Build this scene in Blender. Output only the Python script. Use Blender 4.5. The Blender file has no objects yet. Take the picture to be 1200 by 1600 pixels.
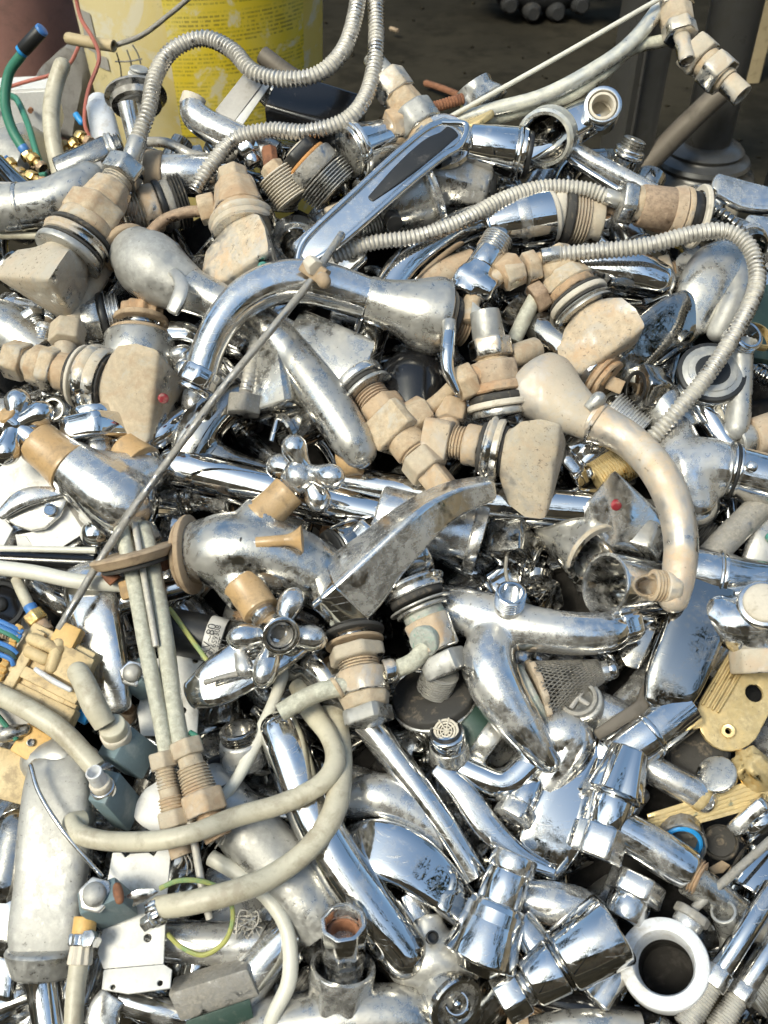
import bpy, bmesh, math, random, re
import numpy as np
from mathutils import Vector, Matrix

random.seed(7)
SC = bpy.context.scene
COL = SC.collection
rad = math.radians

# ------------------------------------------------------------------ camera, sky, sun, exposure
FPX, D0 = 1500.0, 0.68            # focal length in photo pixels, metres to the middle of the heap
TH, AL = rad(42), rad(28)         # camera pitch down, slope of the heap's face
FWD = np.array([0, math.cos(TH), -math.sin(TH)])
UPV = np.array([0, math.sin(TH), math.cos(TH)])
RGT = np.array([1.0, 0, 0])
NRM = np.array([0, -math.sin(AL), math.cos(AL)])
CAMZ = 0.64
CAMP = np.array([0, 0, CAMZ])
S0 = D0 / FPX

cam = bpy.data.cameras.new('camera')
cam_ob = bpy.data.objects.new('camera', cam)
COL.objects.link(cam_ob)
cam_ob.location = CAMP
cam_ob.rotation_euler = (math.pi / 2 - TH, 0, 0)
cam.sensor_fit = 'HORIZONTAL'
cam.sensor_width = 36
cam.lens = 36 * FPX / 1200
cam.clip_start, cam.clip_end = 0.02, 500
cam.dof.use_dof = True
cam.dof.focus_distance = 0.70
cam.dof.aperture_fstop = 19
SC.camera = cam_ob

SUN_EL, SUN_AZ = 50, 222          # azimuth clockwise from +Y
w = bpy.data.worlds.new('World'); SC.world = w; w.use_nodes = True
nt = w.node_tree
bg = nt.nodes['Background']
sky = nt.nodes.new('ShaderNodeTexSky')
sky.sky_type = 'NISHITA'; sky.sun_disc = False
sky.sun_elevation = rad(SUN_EL); sky.sun_rotation = rad(SUN_AZ)
sky.air_density = 1.0; sky.dust_density = 2.6; sky.ozone_density = 0.0
wb = nt.nodes.new('ShaderNodeMix'); wb.data_type = 'RGBA'; wb.blend_type = 'MULTIPLY'; wb.inputs[0].default_value = 1
wb.inputs[7].default_value = (.90, 1.04, 1.03, 1)          # the camera's white balance, the same over the whole sky
nt.links.new(sky.outputs[0], wb.inputs[6]); nt.links.new(wb.outputs[2], bg.inputs[0])
bg.inputs[1].default_value = 0.15
sl = bpy.data.lights.new('sun', 'SUN')
sl.energy = 1.9; sl.angle = rad(18); sl.color = (1, 0.93, 0.76)
so = bpy.data.objects.new('sun', sl); COL.objects.link(so)
sd = Vector((math.sin(rad(SUN_AZ)) * math.cos(rad(SUN_EL)), math.cos(rad(SUN_AZ)) * math.cos(rad(SUN_EL)), math.sin(rad(SUN_EL))))
so.rotation_euler = sd.to_track_quat('Z', 'Y').to_euler()
vs = SC.view_settings
vs.view_transform = 'Standard'; vs.look = 'None'; vs.gamma = 1; vs.use_curve_mapping = False
vs.exposure = 0.80
SC.cycles.max_bounces = 8
SC.cycles.glossy_bounces = 5
SC.cycles.adaptive_threshold = .045
SC.cycles.sample_clamp_indirect = 6

# ------------------------------------------------------------------ materials
MATS = {}
def nodes_of(name):
    m = bpy.data.materials.new(name); m.use_nodes = True
    return m, m.node_tree.nodes, m.node_tree.links, m.node_tree.nodes['Principled BSDF']

def coords(N, L):
    tc = N.new('ShaderNodeTexCoord'); oi = N.new('ShaderNodeObjectInfo')
    mu = N.new('ShaderNodeVectorMath'); mu.operation = 'SCALE'; mu.inputs[0].default_value = (3.1, 1.7, 2.3)
    L.new(oi.outputs['Random'], mu.inputs['Scale'])
    ad = N.new('ShaderNodeVectorMath'); ad.operation = 'ADD'
    L.new(tc.outputs['Object'], ad.inputs[0]); L.new(mu.outputs[0], ad.inputs[1])
    return ad.outputs[0], oi.outputs['Random']

def noise(N, L, co, scale, detail=6, rough=.6, dist=0.0, stretch=None):
    if stretch:
        mp = N.new('ShaderNodeMapping'); mp.inputs['Scale'].default_value = stretch
        mp.inputs['Rotation'].default_value = (.4, .7, .3)
        L.new(co, mp.inputs[0]); co = mp.outputs[0]
    n = N.new('ShaderNodeTexNoise'); n.inputs['Scale'].default_value = scale
    n.inputs['Detail'].default_value = detail; n.inputs['Roughness'].default_value = rough
    n.inputs['Distortion'].default_value = dist
    L.new(co, n.inputs['Vector'])
    return n.outputs[0]

def step(N, L, src, lo, hi):
    r = N.new('ShaderNodeMapRange'); r.inputs[1].default_value = lo; r.inputs[2].default_value = hi
    r.clamp = True
    L.new(src, r.inputs[0]); return r.outputs[0]

def mixc(N, L, fac, a, b):
    m = N.new('ShaderNodeMix'); m.data_type = 'RGBA'
    if isinstance(fac, float): m.inputs[0].default_value = fac
    else: L.new(fac, m.inputs[0])
    for i, c in ((6, a), (7, b)):
        if isinstance(c, tuple): m.inputs[i].default_value = (*c, 1)
        else: L.new(c, m.inputs[i])
    return m.outputs[2]

def mth(N, L, op, a, b):
    m = N.new('ShaderNodeMath'); m.operation = op; m.use_clamp = True
    for i, c in ((0, a), (1, b)):
        if isinstance(c, (int, float)): m.inputs[i].default_value = c
        else: L.new(c, m.inputs[i])
    return m.outputs[0]

def metal(name, col, rough=.07, film=(.42, .40, .36), amt=.25, scale=45, soft=.10, spot=(.05, .045, .04), spots=.25, frough=.75, bump=.25, tarn=.2, op=1.0, film2=None, fine=.28, vc=(.60, 1.22), f2w=.85, up=.08):
    """plated metal: mirror plating under patchy dust, lime or mud (film), with dark specks, smears and scratches"""
    m, N, L, B = nodes_of(name)
    co, rnd = coords(N, L)
    n1 = noise(N, L, co, scale, 5, .62, .5)
    n2 = noise(N, L, co, scale * 6, 4, .72)
    n5 = noise(N, L, co, scale * 1.6, 3, .6, .2, (1, .25, 1))
    mixn = mth(N, L, 'ADD', mth(N, L, 'MULTIPLY', n1, .78 - fine), mth(N, L, 'ADD', mth(N, L, 'MULTIPLY', n2, fine), mth(N, L, 'MULTIPLY', n5, .22)))
    ge = N.new('ShaderNodeNewGeometry'); dp = N.new('ShaderNodeVectorMath'); dp.operation = 'DOT_PRODUCT'   # dust lies on what faces up
    L.new(ge.outputs['Normal'], dp.inputs[0]); dp.inputs[1].default_value = (-.35, -.15, .92)
    mu = N.new('ShaderNodeMath'); mu.operation = 'MULTIPLY_ADD'; mu.inputs[1].default_value = up; mu.inputs[2].default_value = -.42 * up
    L.new(dp.outputs['Value'], mu.inputs[0])
    ad = N.new('ShaderNodeMath'); ad.operation = 'ADD'; L.new(mixn, ad.inputs[0]); L.new(mu.outputs[0], ad.inputs[1]); mixn = ad.outputs[0]
    rv = N.new('ShaderNodeMath'); rv.operation = 'MULTIPLY_ADD'; rv.inputs[1].default_value = .07; rv.inputs[2].default_value = -.035; L.new(rnd, rv.inputs[0])
    a2 = N.new('ShaderNodeMath'); a2.operation = 'ADD'; L.new(mixn, a2.inputs[0]); L.new(rv.outputs[0], a2.inputs[1]); mixn = a2.outputs[0]   # some pieces cleaner than others
    thr = 0.5 + (0.5 - amt) * 0.30
    f1 = mth(N, L, 'MULTIPLY', step(N, L, mixn, thr - soft * .55, thr + soft * .75), op)
    sc = noise(N, L, co, 48, 3, .6, .15, (1, 1, 26))
    scr = mth(N, L, 'MULTIPLY', step(N, L, sc, .63, .69), step(N, L, n1, .38, .55))
    f1 = mth(N, L, 'MAXIMUM', f1, mth(N, L, 'MULTIPLY', scr, .32))
    n3 = noise(N, L, co, 330, 3, .7, .3)
    sp = mth(N, L, 'MULTIPLY', step(N, L, n3, .72 - .16 * spots, .80 - .16 * spots), step(N, L, n1, .40, .58))
    n4 = noise(N, L, co, 16, 3, .5)
    tint = mixc(N, L, mth(N, L, 'MULTIPLY', step(N, L, n4, .35, .7), tarn), col, tuple(c * k for c, k in zip(col, (.62, .56, .47))))
    fvar = mixc(N, L, step(N, L, n2, .3, .7), tuple(c * vc[0] for c in film), tuple(min(1, c * vc[1]) for c in film))
    fvar = mixc(N, L, mth(N, L, 'MULTIPLY', step(N, L, n4, .45, .75), .5), fvar, tuple(c * k for c, k in zip(film, (.78, .80, .84))))
    if film2:
        n6 = noise(N, L, co, scale * 1.3, 5, .7, .8)
        fvar = mixc(N, L, mth(N, L, 'MULTIPLY', step(N, L, n6, .50, .66), f2w), fvar, film2[0])
        fvar = mixc(N, L, mth(N, L, 'MULTIPLY', step(N, L, n6, .46, .34), f2w), fvar, film2[1])
    if film2:                                                       # and some greyer or browner
        fvar = mixc(N, L, mth(N, L, 'MULTIPLY', step(N, L, rnd, .45, 1.0), .65), fvar, (.40, .36, .29))
        fvar = mixc(N, L, mth(N, L, 'MULTIPLY', step(N, L, rnd, .40, .0), .55), fvar, (.40, .265, .155))
    c1 = mixc(N, L, f1, tint, fvar)
    sp8 = mth(N, L, 'MULTIPLY', sp, .85)
    c2 = mixc(N, L, sp8, c1, spot)
    L.new(c2, B.inputs['Base Color'])
    cov = mth(N, L, 'MAXIMUM', f1, sp8)
    L.new(mth(N, L, 'SUBTRACT', 1.0, cov), B.inputs['Metallic'])
    r0 = mth(N, L, 'ADD', rough * .5, mth(N, L, 'MULTIPLY', step(N, L, mixn, .38, .60), rough * 2.4))
    r1 = mth(N, L, 'ADD', r0, mth(N, L, 'MULTIPLY', scr, .22))
    rm = N.new('ShaderNodeMix'); L.new(cov, rm.inputs[0]); L.new(r1, rm.inputs[2]); rm.inputs[3].default_value = frough
    L.new(rm.outputs[0], B.inputs['Roughness'])
    b = N.new('ShaderNodeBump'); b.inputs['Strength'].default_value = bump; b.inputs['Distance'].default_value = .0009
    hh = mth(N, L, 'ADD', mth(N, L, 'MULTIPLY', f1, .4), mth(N, L, 'MULTIPLY', n4, .4))
    hh = mth(N, L, 'ADD', hh, mth(N, L, 'MULTIPLY', mth(N, L, 'MULTIPLY', n2, f1), .45))
    L.new(hh, b.inputs['Height']); L.new(b.outputs[0], B.inputs['Normal'])
    MATS[name] = m
    return m

def solid(name, col, rough=.6, dirt=(.12, .10, .08), amt=.25, scale=70, bump=.3, col2=None, metallic=0.0, spec=.5):
    m, N, L, B = nodes_of(name)
    co, rnd = coords(N, L)
    n1 = noise(N, L, co, scale, 9, .7, .3)
    n2 = noise(N, L, co, scale * .3, 4, .6)
    n3 = noise(N, L, co, scale * 6, 4, .7)
    c = mixc(N, L, step(N, L, n2, .35, .65), col, col2 if col2 else tuple(x * .8 for x in col))
    thr = .5 + (.5 - amt) * .42
    f = step(N, L, n1, thr - .04, thr + .10)
    c = mixc(N, L, mth(N, L, 'MULTIPLY', f, .75), c, dirt)
    c = mixc(N, L, mth(N, L, 'MULTIPLY', step(N, L, n3, .3, .7), .25), c, tuple(x * .55 for x in col))
    L.new(c, B.inputs['Base Color'])
    B.inputs['Metallic'].default_value = metallic
    B.inputs['Specular IOR Level'].default_value = spec
    L.new(mth(N, L, 'ADD', rough - .1, mth(N, L, 'MULTIPLY', n1, .25)), B.inputs['Roughness'])
    b = N.new('ShaderNodeBump'); b.inputs['Strength'].default_value = bump; b.inputs['Distance'].default_value = .001
    L.new(mth(N, L, 'ADD', mth(N, L, 'MULTIPLY', n1, .6), mth(N, L, 'MULTIPLY', n3, .3)), b.inputs['Height']); L.new(b.outputs[0], B.inputs['Normal'])
    MATS[name] = m
    return m

CH = (.69, .685, .67)
metal('chrome', CH, .02, amt=.10, spots=.2, scale=34, soft=.15, film=(.36, .34, .29), op=.40, bump=.14, fine=.30)
metal('chrome_used', CH, .04, amt=.34, spots=.45, scale=36, soft=.17, film=(.39, .37, .32), op=.52, bump=.18, fine=.30)
metal('chrome_dark', (.38, .375, .36), .028, amt=.22, spots=.5, film=(.14, .135, .122), tarn=.5, soft=.15, op=.5, bump=.13, fine=.34)  # darker chrome copy: shade and dark reflections put into the colour, with grime
metal('chrome_dull', (.52, .51, .48), .11, amt=.48, spots=.45, scale=40, soft=.17, film=(.325, .312, .28), frough=.5, op=.62, bump=.24, fine=.32)
metal('limescale', (.46, .455, .435), .15, amt=.60, spots=.5, scale=36, soft=.17, film=(.35, .342, .312), frough=.6, bump=.34, op=.74, fine=.32)
metal('muddy', (.52, .48, .42), .25, amt=.86, spots=.45, scale=36, soft=.11, film=(.485, .385, .262), spot=(.13, .105, .08), bump=.55, frough=.85, film2=((.37, .245, .145), (.42, .39, .33)), fine=.20, vc=(.66, 1.14), f2w=.85, up=.14)
metal('muddy_chrome', (.60, .585, .55), .18, amt=.55, spots=.55, scale=30, soft=.09, film=(.51, .435, .325), spot=(.12, .10, .08), bump=.4, frough=.75, film2=((.48, .335, .21), (.42, .40, .36)), fine=.18, vc=(.74, 1.10), f2w=.75, up=.14)
metal('muddy_knob', (.56, .545, .51), .20, amt=.66, spots=.8, scale=30, soft=.10, film=(.53, .44, .32), spot=(.12, .10, .08), bump=.5, frough=.75, film2=((.50, .345, .21), (.42, .40, .355)), fine=.24, vc=(.68, 1.12), f2w=.85, up=.05)
metal('muddy_spout', (.56, .55, .525), .24, amt=.66, spots=.6, scale=24, soft=.16, film=(.56, .425, .275), spot=(.10, .085, .07), bump=.3, frough=.7, film2=((.56, .36, .20), (.46, .445, .41)), fine=.24, vc=(.74, 1.1), f2w=.8, up=.06, op=.88)
metal('rusty_brass', (.40, .31, .22), .35, amt=.70, spots=.7, scale=44, film=(.42, .29, .18), spot=(.10, .075, .055), bump=.5, frough=.9, film2=((.36, .18, .08), (.44, .37, .28)), fine=.2, vc=(.75, 1.1), f2w=.6)
metal('brass', (.72, .52, .22), .22, amt=.34, spots=.5, film=(.38, .27, .13), scale=60)
metal('gold', (.70, .53, .25), .20, amt=.42, spots=.5, film=(.44, .35, .19), scale=50, soft=.16)
metal('steel_grey', (.40, .39, .37), .35, amt=.50, spots=.6, film=(.27, .25, .215), scale=80)
metal('hose_metal', (.60, .58, .55), .30, amt=.62, spots=.3, film=(.46, .43, .365), scale=40, soft=.2, frough=.6, bump=.15)
metal('copper_old', (.50, .47, .38), .45, amt=.72, spots=.5, film=(.47, .46, .37), spot=(.25, .36, .30), scale=45, soft=.16, bump=.3)
metal('copper_rust', (.38, .27, .19), .45, amt=.64, spots=.6, film=(.34, .245, .165), scale=50, bump=.4)
metal('patina', (.45, .46, .43), .3, amt=.60, spots=.9, film=(.36, .38, .34), spot=(.10, .26, .21), scale=60, bump=.5, film2=((.20, .38, .31), (.42, .40, .35)))
metal('pipe_pale', (.64, .64, .60), .12, amt=.50, spots=.3, film=(.56, .54, .45), scale=22, soft=.2, frough=.5)
solid('collar_tan', (.47, .325, .175), .28, dirt=(.24, .165, .09), amt=.40, scale=110, bump=.35, col2=(.46, .29, .13))
solid('plastic_tan', (.60, .47, .26), .55, dirt=(.24, .17, .09), amt=.42, scale=110, bump=.4, col2=(.52, .38, .19))
solid('cube_yellow', (.68, .42, .14), .5, dirt=(.32, .20, .08), amt=.35, scale=120)
solid('hose_cream', (.55, .51, .39), .42, dirt=(.30, .255, .18), amt=.45, scale=60, bump=.25, col2=(.46, .42, .32))
solid('hose_white', (.66, .64, .55), .4, dirt=(.40, .36, .28), amt=.18, scale=45, bump=.1)
solid('plate_white', (.68, .67, .64), .45, dirt=(.42, .39, .33), amt=.28, scale=60, bump=.12, col2=(.76, .75, .71))
solid('plastic_white', (.60, .61, .62), .35, dirt=(.42, .36, .27), amt=.36, scale=60, bump=.1, col2=(.78, .79, .80))
solid('blue_grey', (.15, .21, .23), .6, dirt=(.27, .30, .29), amt=.3, scale=60, bump=.25)
solid('black', (.018, .018, .018), .42, dirt=(.10, .09, .08), amt=.22, scale=80, bump=.3)
solid('black_gloss', (.012, .012, .013), .12, dirt=(.10, .09, .08), amt=.18, scale=80, bump=.1)
solid('rubber', (.045, .042, .038), .75, dirt=(.26, .21, .15), amt=.3, scale=90, bump=.4)
solid('washer_tan', (.42, .31, .20), .8, dirt=(.16, .11, .07), amt=.35, scale=90, bump=.6)
solid('washer_pale', (.62, .56, .46), .7, dirt=(.25, .20, .14), amt=.22, scale=90, bump=.3)
solid('orange_gasket', (.62, .30, .10), .7, amt=.15)
solid('rust', (.22, .09, .045), .85, dirt=(.10, .045, .03), amt=.4, scale=110, bump=.7, col2=(.30, .14, .07))
solid('soil', (.040, .034, .023), .95, dirt=(.013, .0115, .008), amt=.5, scale=11, bump=.9, col2=(.021, .0185, .013), spec=.08)
solid('core_dark', (.030, .028, .026), .9, dirt=(.06, .055, .05), amt=.4, scale=60, bump=.8, spec=.1)  # shade of gaps and hollows put into the colour
solid('post_steel', (.075, .073, .068), .28, dirt=(.05, .046, .038), amt=.4, scale=20, bump=.2, metallic=.3)
solid('post_bar', (.17, .145, .115), .6, dirt=(.06, .05, .036), amt=.4, scale=22, metallic=.3)
solid('pot_brown', (.36, .19, .16), .6, dirt=(.18, .11, .09), amt=.35, scale=16)
solid('concrete', (.22, .21, .20), .9, dirt=(.11, .10, .09), amt=.4, scale=40, bump=.8)
solid('green_hose', (.05, .21, .14), .4, dirt=(.12, .18, .14), amt=.2, scale=60, bump=.1)
solid('green_dark', (.035, .070, .055), .5, dirt=(.16, .17, .14), amt=.3)
solid('blue', (.06, .20, .50), .4, amt=.1)
solid('blue_bright', (.03, .30, .70), .35, amt=.08)
solid('red_wire', (.42, .13, .09), .5, amt=.2)
solid('red', (.30, .025, .035), .5, dirt=(.35, .25, .2), amt=.4, scale=200)
solid('teal_sticker', (.06, .24, .20), .5, dirt=(.4, .36, .3), amt=.4)
solid('yellow_green', (.42, .42, .13), .45, dirt=(.06, .24, .14), amt=.5, scale=45, bump=.05)
solid('bamboo', (.48, .38, .22), .6, dirt=(.2, .15, .08), amt=.3)
solid('film_grey', (.38, .36, .33), .5, dirt=(.2, .18, .15), amt=.3)
solid('tyre', (.02, .02, .02), .8, dirt=(.06, .05, .04), amt=.3)
solid('ink', (.02, .02, .02), .6, amt=.05)
solid('yard_wall', (.42, .28, .16), .85, dirt=(.12, .08, .05), amt=.4, scale=3)
solid('yard_sand', (.46, .38, .26), .9, dirt=(.30, .23, .15), amt=.4, scale=3)
solid('yard_dark', (.05, .047, .04), .85, dirt=(.03, .03, .025), amt=.4, scale=3)
solid('leaf_dark', (.045, .06, .022), .6, dirt=(.03, .04, .015), amt=.4, scale=4)
solid('bark', (.08, .06, .045), .9, amt=.3, scale=12)
solid('label_white', (.62, .60, .56), .5, dirt=(.3, .28, .25), amt=.25)

def sandy_yard():
    m = MATS['soil']; N, L = m.node_tree.nodes, m.node_tree.links; B = N['Principled BSDF']
    src = B.inputs['Base Color'].links[0].from_socket
    ge = N.new('ShaderNodeNewGeometry'); vm = N.new('ShaderNodeVectorMath'); vm.operation = 'DISTANCE'
    L.new(ge.outputs['Position'], vm.inputs[0]); vm.inputs[1].default_value = (0, 1.0, 0)
    co, rnd = coords(N, L); n = noise(N, L, co, 1.5, 4, .6)
    d = N.new('ShaderNodeMath'); d.operation = 'ADD'; L.new(vm.outputs['Value'], d.inputs[0]); L.new(n, d.inputs[1])
    c = mixc(N, L, step(N, L, d.outputs[0], 2.9, 3.9), src, (.40, .31, .19))
    L.new(c, B.inputs['Base Color'])
sandy_yard()

# ------------------------------------------------------------------ from photo pixels to the heap's own place
LOCAL = False
def P(p):
    """(u, v, h): h pixels above the heap's sloping face; the point where the sight line meets that layer"""
    if isinstance(p, np.ndarray): return p
    u, v = p[0], p[1]; h = p[2] if len(p) > 2 else 0
    if LOCAL: return np.array([u, v, h], float) * S0
    d = FWD + RGT * ((u - 600) / FPX) + UPV * ((800 - v) / FPX)
    q = CAMP + FWD * D0 + NRM * (h * S0)
    t = NRM.dot(q - CAMP) / NRM.dot(d)
    return CAMP + d * t
def G(u, v, z=0.0):
    """the point on the level z that the pixel shows"""
    d = FWD + RGT * ((u - 600) / FPX) + UPV * ((800 - v) / FPX)
    return CAMP + d * ((z - CAMZ) / d[2])
def Y(u, v, y):
    """the point at distance y ahead that the pixel shows"""
    d = FWD + RGT * ((u - 600) / FPX) + UPV * ((800 - v) / FPX)
    return CAMP + d * (y / d[1])
def sc(w):
    return S0 if LOCAL else FWD.dot(w - CAMP) / FPX
def unit(v): return v / (np.linalg.norm(v) + 1e-12)

# ------------------------------------------------------------------ shapes: every one returns (verts, faces)
def rings_mesh(rings, cap0=True, cap1=True):
    n = len(rings[0]); V = np.concatenate(rings); F = []
    for i in range(len(rings) - 1):
        a, b = i * n, (i + 1) * n
        for j in range(n):
            k = (j + 1) % n
            F.append((a + j, a + k, b + k, b + j))
    if cap0: F.append(tuple(range(n - 1, -1, -1)))
    if cap1:
        o = (len(rings) - 1) * n
        F.append(tuple(range(o, o + n)))
    return V, F

def frame(t, ref):
    x = ref - t * ref.dot(t)
    if np.linalg.norm(x) < .15:
        r2 = RGT if abs(t[0]) < .8 else UPV
        x = r2 - t * r2.dot(t)
    x = unit(x)
    return x, np.cross(t, x)

def poly(th, m, p, rot=0):
    s = 0
    for i in range(m):
        s = s + np.maximum(0, np.cos(th - rot - 2 * math.pi * i / m)) ** p
    return s ** (-1.0 / p)

def lathe(A, B, prof, n=26, mul=None, ref=None, caps=(True, True), ell=1.0):
    """prof: (t along A-B, radius in pixels)"""
    A, B = P(A), P(B); t = unit(B - A)
    x, y = frame(t, NRM if ref is None else unit(P(ref)) if not isinstance(ref, np.ndarray) else ref)
    th = np.linspace(0, 2 * math.pi, n, endpoint=False)
    k = sc((A + B) / 2)
    R = []
    for i, (s, r) in enumerate(prof):
        c = A + (B - A) * s
        m = 1.0 if mul is None else mul(th, s, i)
        rr = max(r, .02) * k * m
        R.append(c + np.outer(np.cos(th) * rr * ell, x) + np.outer(np.sin(th) * rr, y))
    return rings_mesh(R, *caps)

def catmull(A, sub):
    A = np.asarray(A, float); n = len(A); out = []
    for i in range(n - 1):
        p0 = A[max(i - 1, 0)]; p1 = A[i]; p2 = A[i + 1]; p3 = A[min(i + 2, n - 1)]
        if i == 0: p0 = 2 * p1 - p2
        if i == n - 2: p3 = 2 * p2 - p1
        for s in range(sub):
            t = s / sub
            out.append(.5 * (2 * p1 + (p2 - p0) * t + (2 * p0 - 5 * p1 + 4 * p2 - p3) * t * t + (3 * p1 - p0 - 3 * p2 + p3) * t ** 3))
    out.append(A[-1])
    return np.array(out)

def sweep(pts, r=None, n=18, sub=7, cap='ff', sec=None, ref=None, ribs=None, twist=0):
    """pts (u,v,h[,r]); cap per end: f flat, r round, o open (bored); sec=(ratio, p) flattens the section across ref"""
    W = [P(p[:3]) if not isinstance(p, np.ndarray) else p for p in pts]
    RR = [(p[3] if (not isinstance(p, np.ndarray) and len(p) > 3) else r) * sc(W[i]) for i, p in enumerate(pts)]
    D = catmull(np.array([np.append(a, b) for a, b in zip(W, RR)]), sub)
    C, rr = D[:, :3], D[:, 3]
    if ribs:                                   # corrugated: resample by length, several rings to a rib
        seg = np.linalg.norm(np.diff(C, axis=0), axis=1); s = np.concatenate([[0], np.cumsum(seg)])
        pitch = ribs[0] * S0; cnt = int(s[-1] / pitch) * 6
        q = np.linspace(0, s[-1], cnt + 1)
        C = np.stack([np.interp(q, s, C[:, i]) for i in range(3)], 1)
        ph = (q / pitch) % 1
        rr = np.interp(q, s, rr) * (1 - ribs[1] * (np.abs(np.cos(math.pi * ph)) ** 1.6))
    T = np.gradient(C, axis=0); T /= np.linalg.norm(T, axis=1)[:, None] + 1e-12
    ref = NRM if ref is None else ref
    th = np.linspace(0, 2 * math.pi, n, endpoint=False)
    ratio, pw = sec if sec else (1, 2)
    ca, sa = np.cos(th), np.sin(th)
    ex = np.sign(ca) * np.abs(ca) ** (2 / pw); ey = np.sign(sa) * np.abs(sa) ** (2 / pw)
    R = []; px = None
    def ring(c, x, y, q): return c + np.outer(ex * q * ratio, x) + np.outer(ey * q, y)
    for i in range(len(C)):
        t = T[i]
        if px is None or sec: x, y = frame(t, ref if px is None or abs(ref.dot(t)) < .93 else px)
        else:
            x = px - t * px.dot(t); x = unit(x); y = np.cross(t, x)
        px = x
        R.append(ring(C[i], x, y, rr[i]))
        if i == 0: f0 = (x, y)
        f1 = (x, y)
    def endcap(c, t, fr, q, kind):
        o = []
        if kind == 'r':
            for a in (20, 40, 58, 74, 86): o.append(ring(c + t * q * .9 * max(ratio, .5) * math.sin(rad(a)), *fr, q * math.cos(rad(a))))
        elif kind == 's':                       # soft flat end
            o += [ring(c + t * q * .12, *fr, q * .97), ring(c + t * q * .2, *fr, q * .86), ring(c + t * q * .22, *fr, q * .5)]
        elif kind == 'o':
            o += [ring(c, *fr, q * .97), ring(c + t * q * .03, *fr, q * .93), ring(c + t * q * .03, *fr, q * .74), ring(c, *fr, q * .70), ring(c - t * q * 1.6, *fr, q * .68)]
        else:
            o += [ring(c + t * q * .05, *fr, q * .93)]
        return o
    R = endcap(C[0], -T[0], f0, rr[0], cap[0])[::-1] + R + endcap(C[-1], T[-1], f1, rr[-1], cap[1])
    return rings_mesh(R)

def plate(pts, th=6, holes=(), bev=1.2):
    """a flat plate: outline (u,v,h) points, thickness in pixels, holes (u,v,r)"""
    W = np.array([P(p) for p in pts]); c = W.mean(0)
    u, s, vt = np.linalg.svd(W - c); nrm = vt[2]
    if nrm.dot(NRM) < 0: nrm = -nrm
    k = sc(c)
    W = W - np.outer((W - c).dot(nrm), nrm)
    bm = bmesh.new(); E = []
    def loop(Q):
        vs = [bm.verts.new(q) for q in Q]
        for i in range(len(vs)): E.append(bm.edges.new((vs[i], vs[(i + 1) % len(vs)])))
    loop(W)
    x, y = frame(nrm, RGT)
    for h in holes:
        hc = P((h[0], h[1], pts[0][2] if not LOCAL else 0)) if len(h) == 3 else P(h[:3])
        hc = hc - nrm * (hc - c).dot(nrm); r = h[-1] * k
        loop([hc + x * r * math.cos(a) + y * r * math.sin(a) for a in np.linspace(0, 2 * math.pi, 16, endpoint=False)])
    bmesh.ops.triangle_fill(bm, use_beauty=True, use_dissolve=False, edges=E, normal=Vector(nrm))
    bmesh.ops.recalc_face_normals(bm, faces=bm.faces)
    g = bmesh.ops.extrude_face_region(bm, geom=bm.faces[:])
    vv = [e for e in g['geom'] if isinstance(e, bmesh.types.BMVert)]
    bmesh.ops.translate(bm, verts=vv, vec=Vector(-nrm * th * k))
    bmesh.ops.recalc_face_normals(bm, faces=bm.faces)
    if bev:
        ed = [e for e in bm.edges if len(e.link_faces) == 2 and e.calc_face_angle(0) > rad(50)]
        bmesh.ops.bevel(bm, geom=ed, offset=bev * k, segments=2, affect='EDGES', profile=.5)
    bm.verts.index_update()
    V = np.array([v.co[:] for v in bm.verts]); F = [tuple(v.index for v in f.verts) for f in bm.faces]
    bm.free()
    return V, F

def block(c, a, b, hgt, bev=3, wob=0):
    """a bevelled box: c = (u,v,h) centre of its top face, a and b half-edge vectors in pixels (du,dv,dh), hgt = height in pixels"""
    c0 = P(c); k = sc(c0)
    def vec(d):
        if LOCAL: return np.array(d, float) * S0
        return P((c[0] + d[0], c[1] + d[1], c[2] + d[2])) - c0
    A, Bv = vec(a), vec(b); nn = unit(np.cross(A, Bv))
    if nn.dot(NRM) < 0: nn = -nn
    Bv = Bv - unit(A) * 0
    bm = bmesh.new()
    vs = [bm.verts.new(c0 + A * i + Bv * j - nn * hgt * k * q) for q in (0, 1) for i, j in ((-1, -1), (1, -1), (1, 1), (-1, 1))]
    for f in ((0, 1, 2, 3), (7, 6, 5, 4), (0, 4, 5, 1), (1, 5, 6, 2), (2, 6, 7, 3), (3, 7, 4, 0)): bm.faces.new([vs[i] for i in f])
    bmesh.ops.recalc_face_normals(bm, faces=bm.faces)
    bmesh.ops.bevel(bm, geom=bm.edges[:], offset=bev * k, segments=2, affect='EDGES', profile=.5)
    bm.verts.index_update()
    V = np.array([v.co[:] for v in bm.verts]); F = [tuple(v.index for v in f.verts) for f in bm.faces]
    bm.free()
    return V, F

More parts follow.
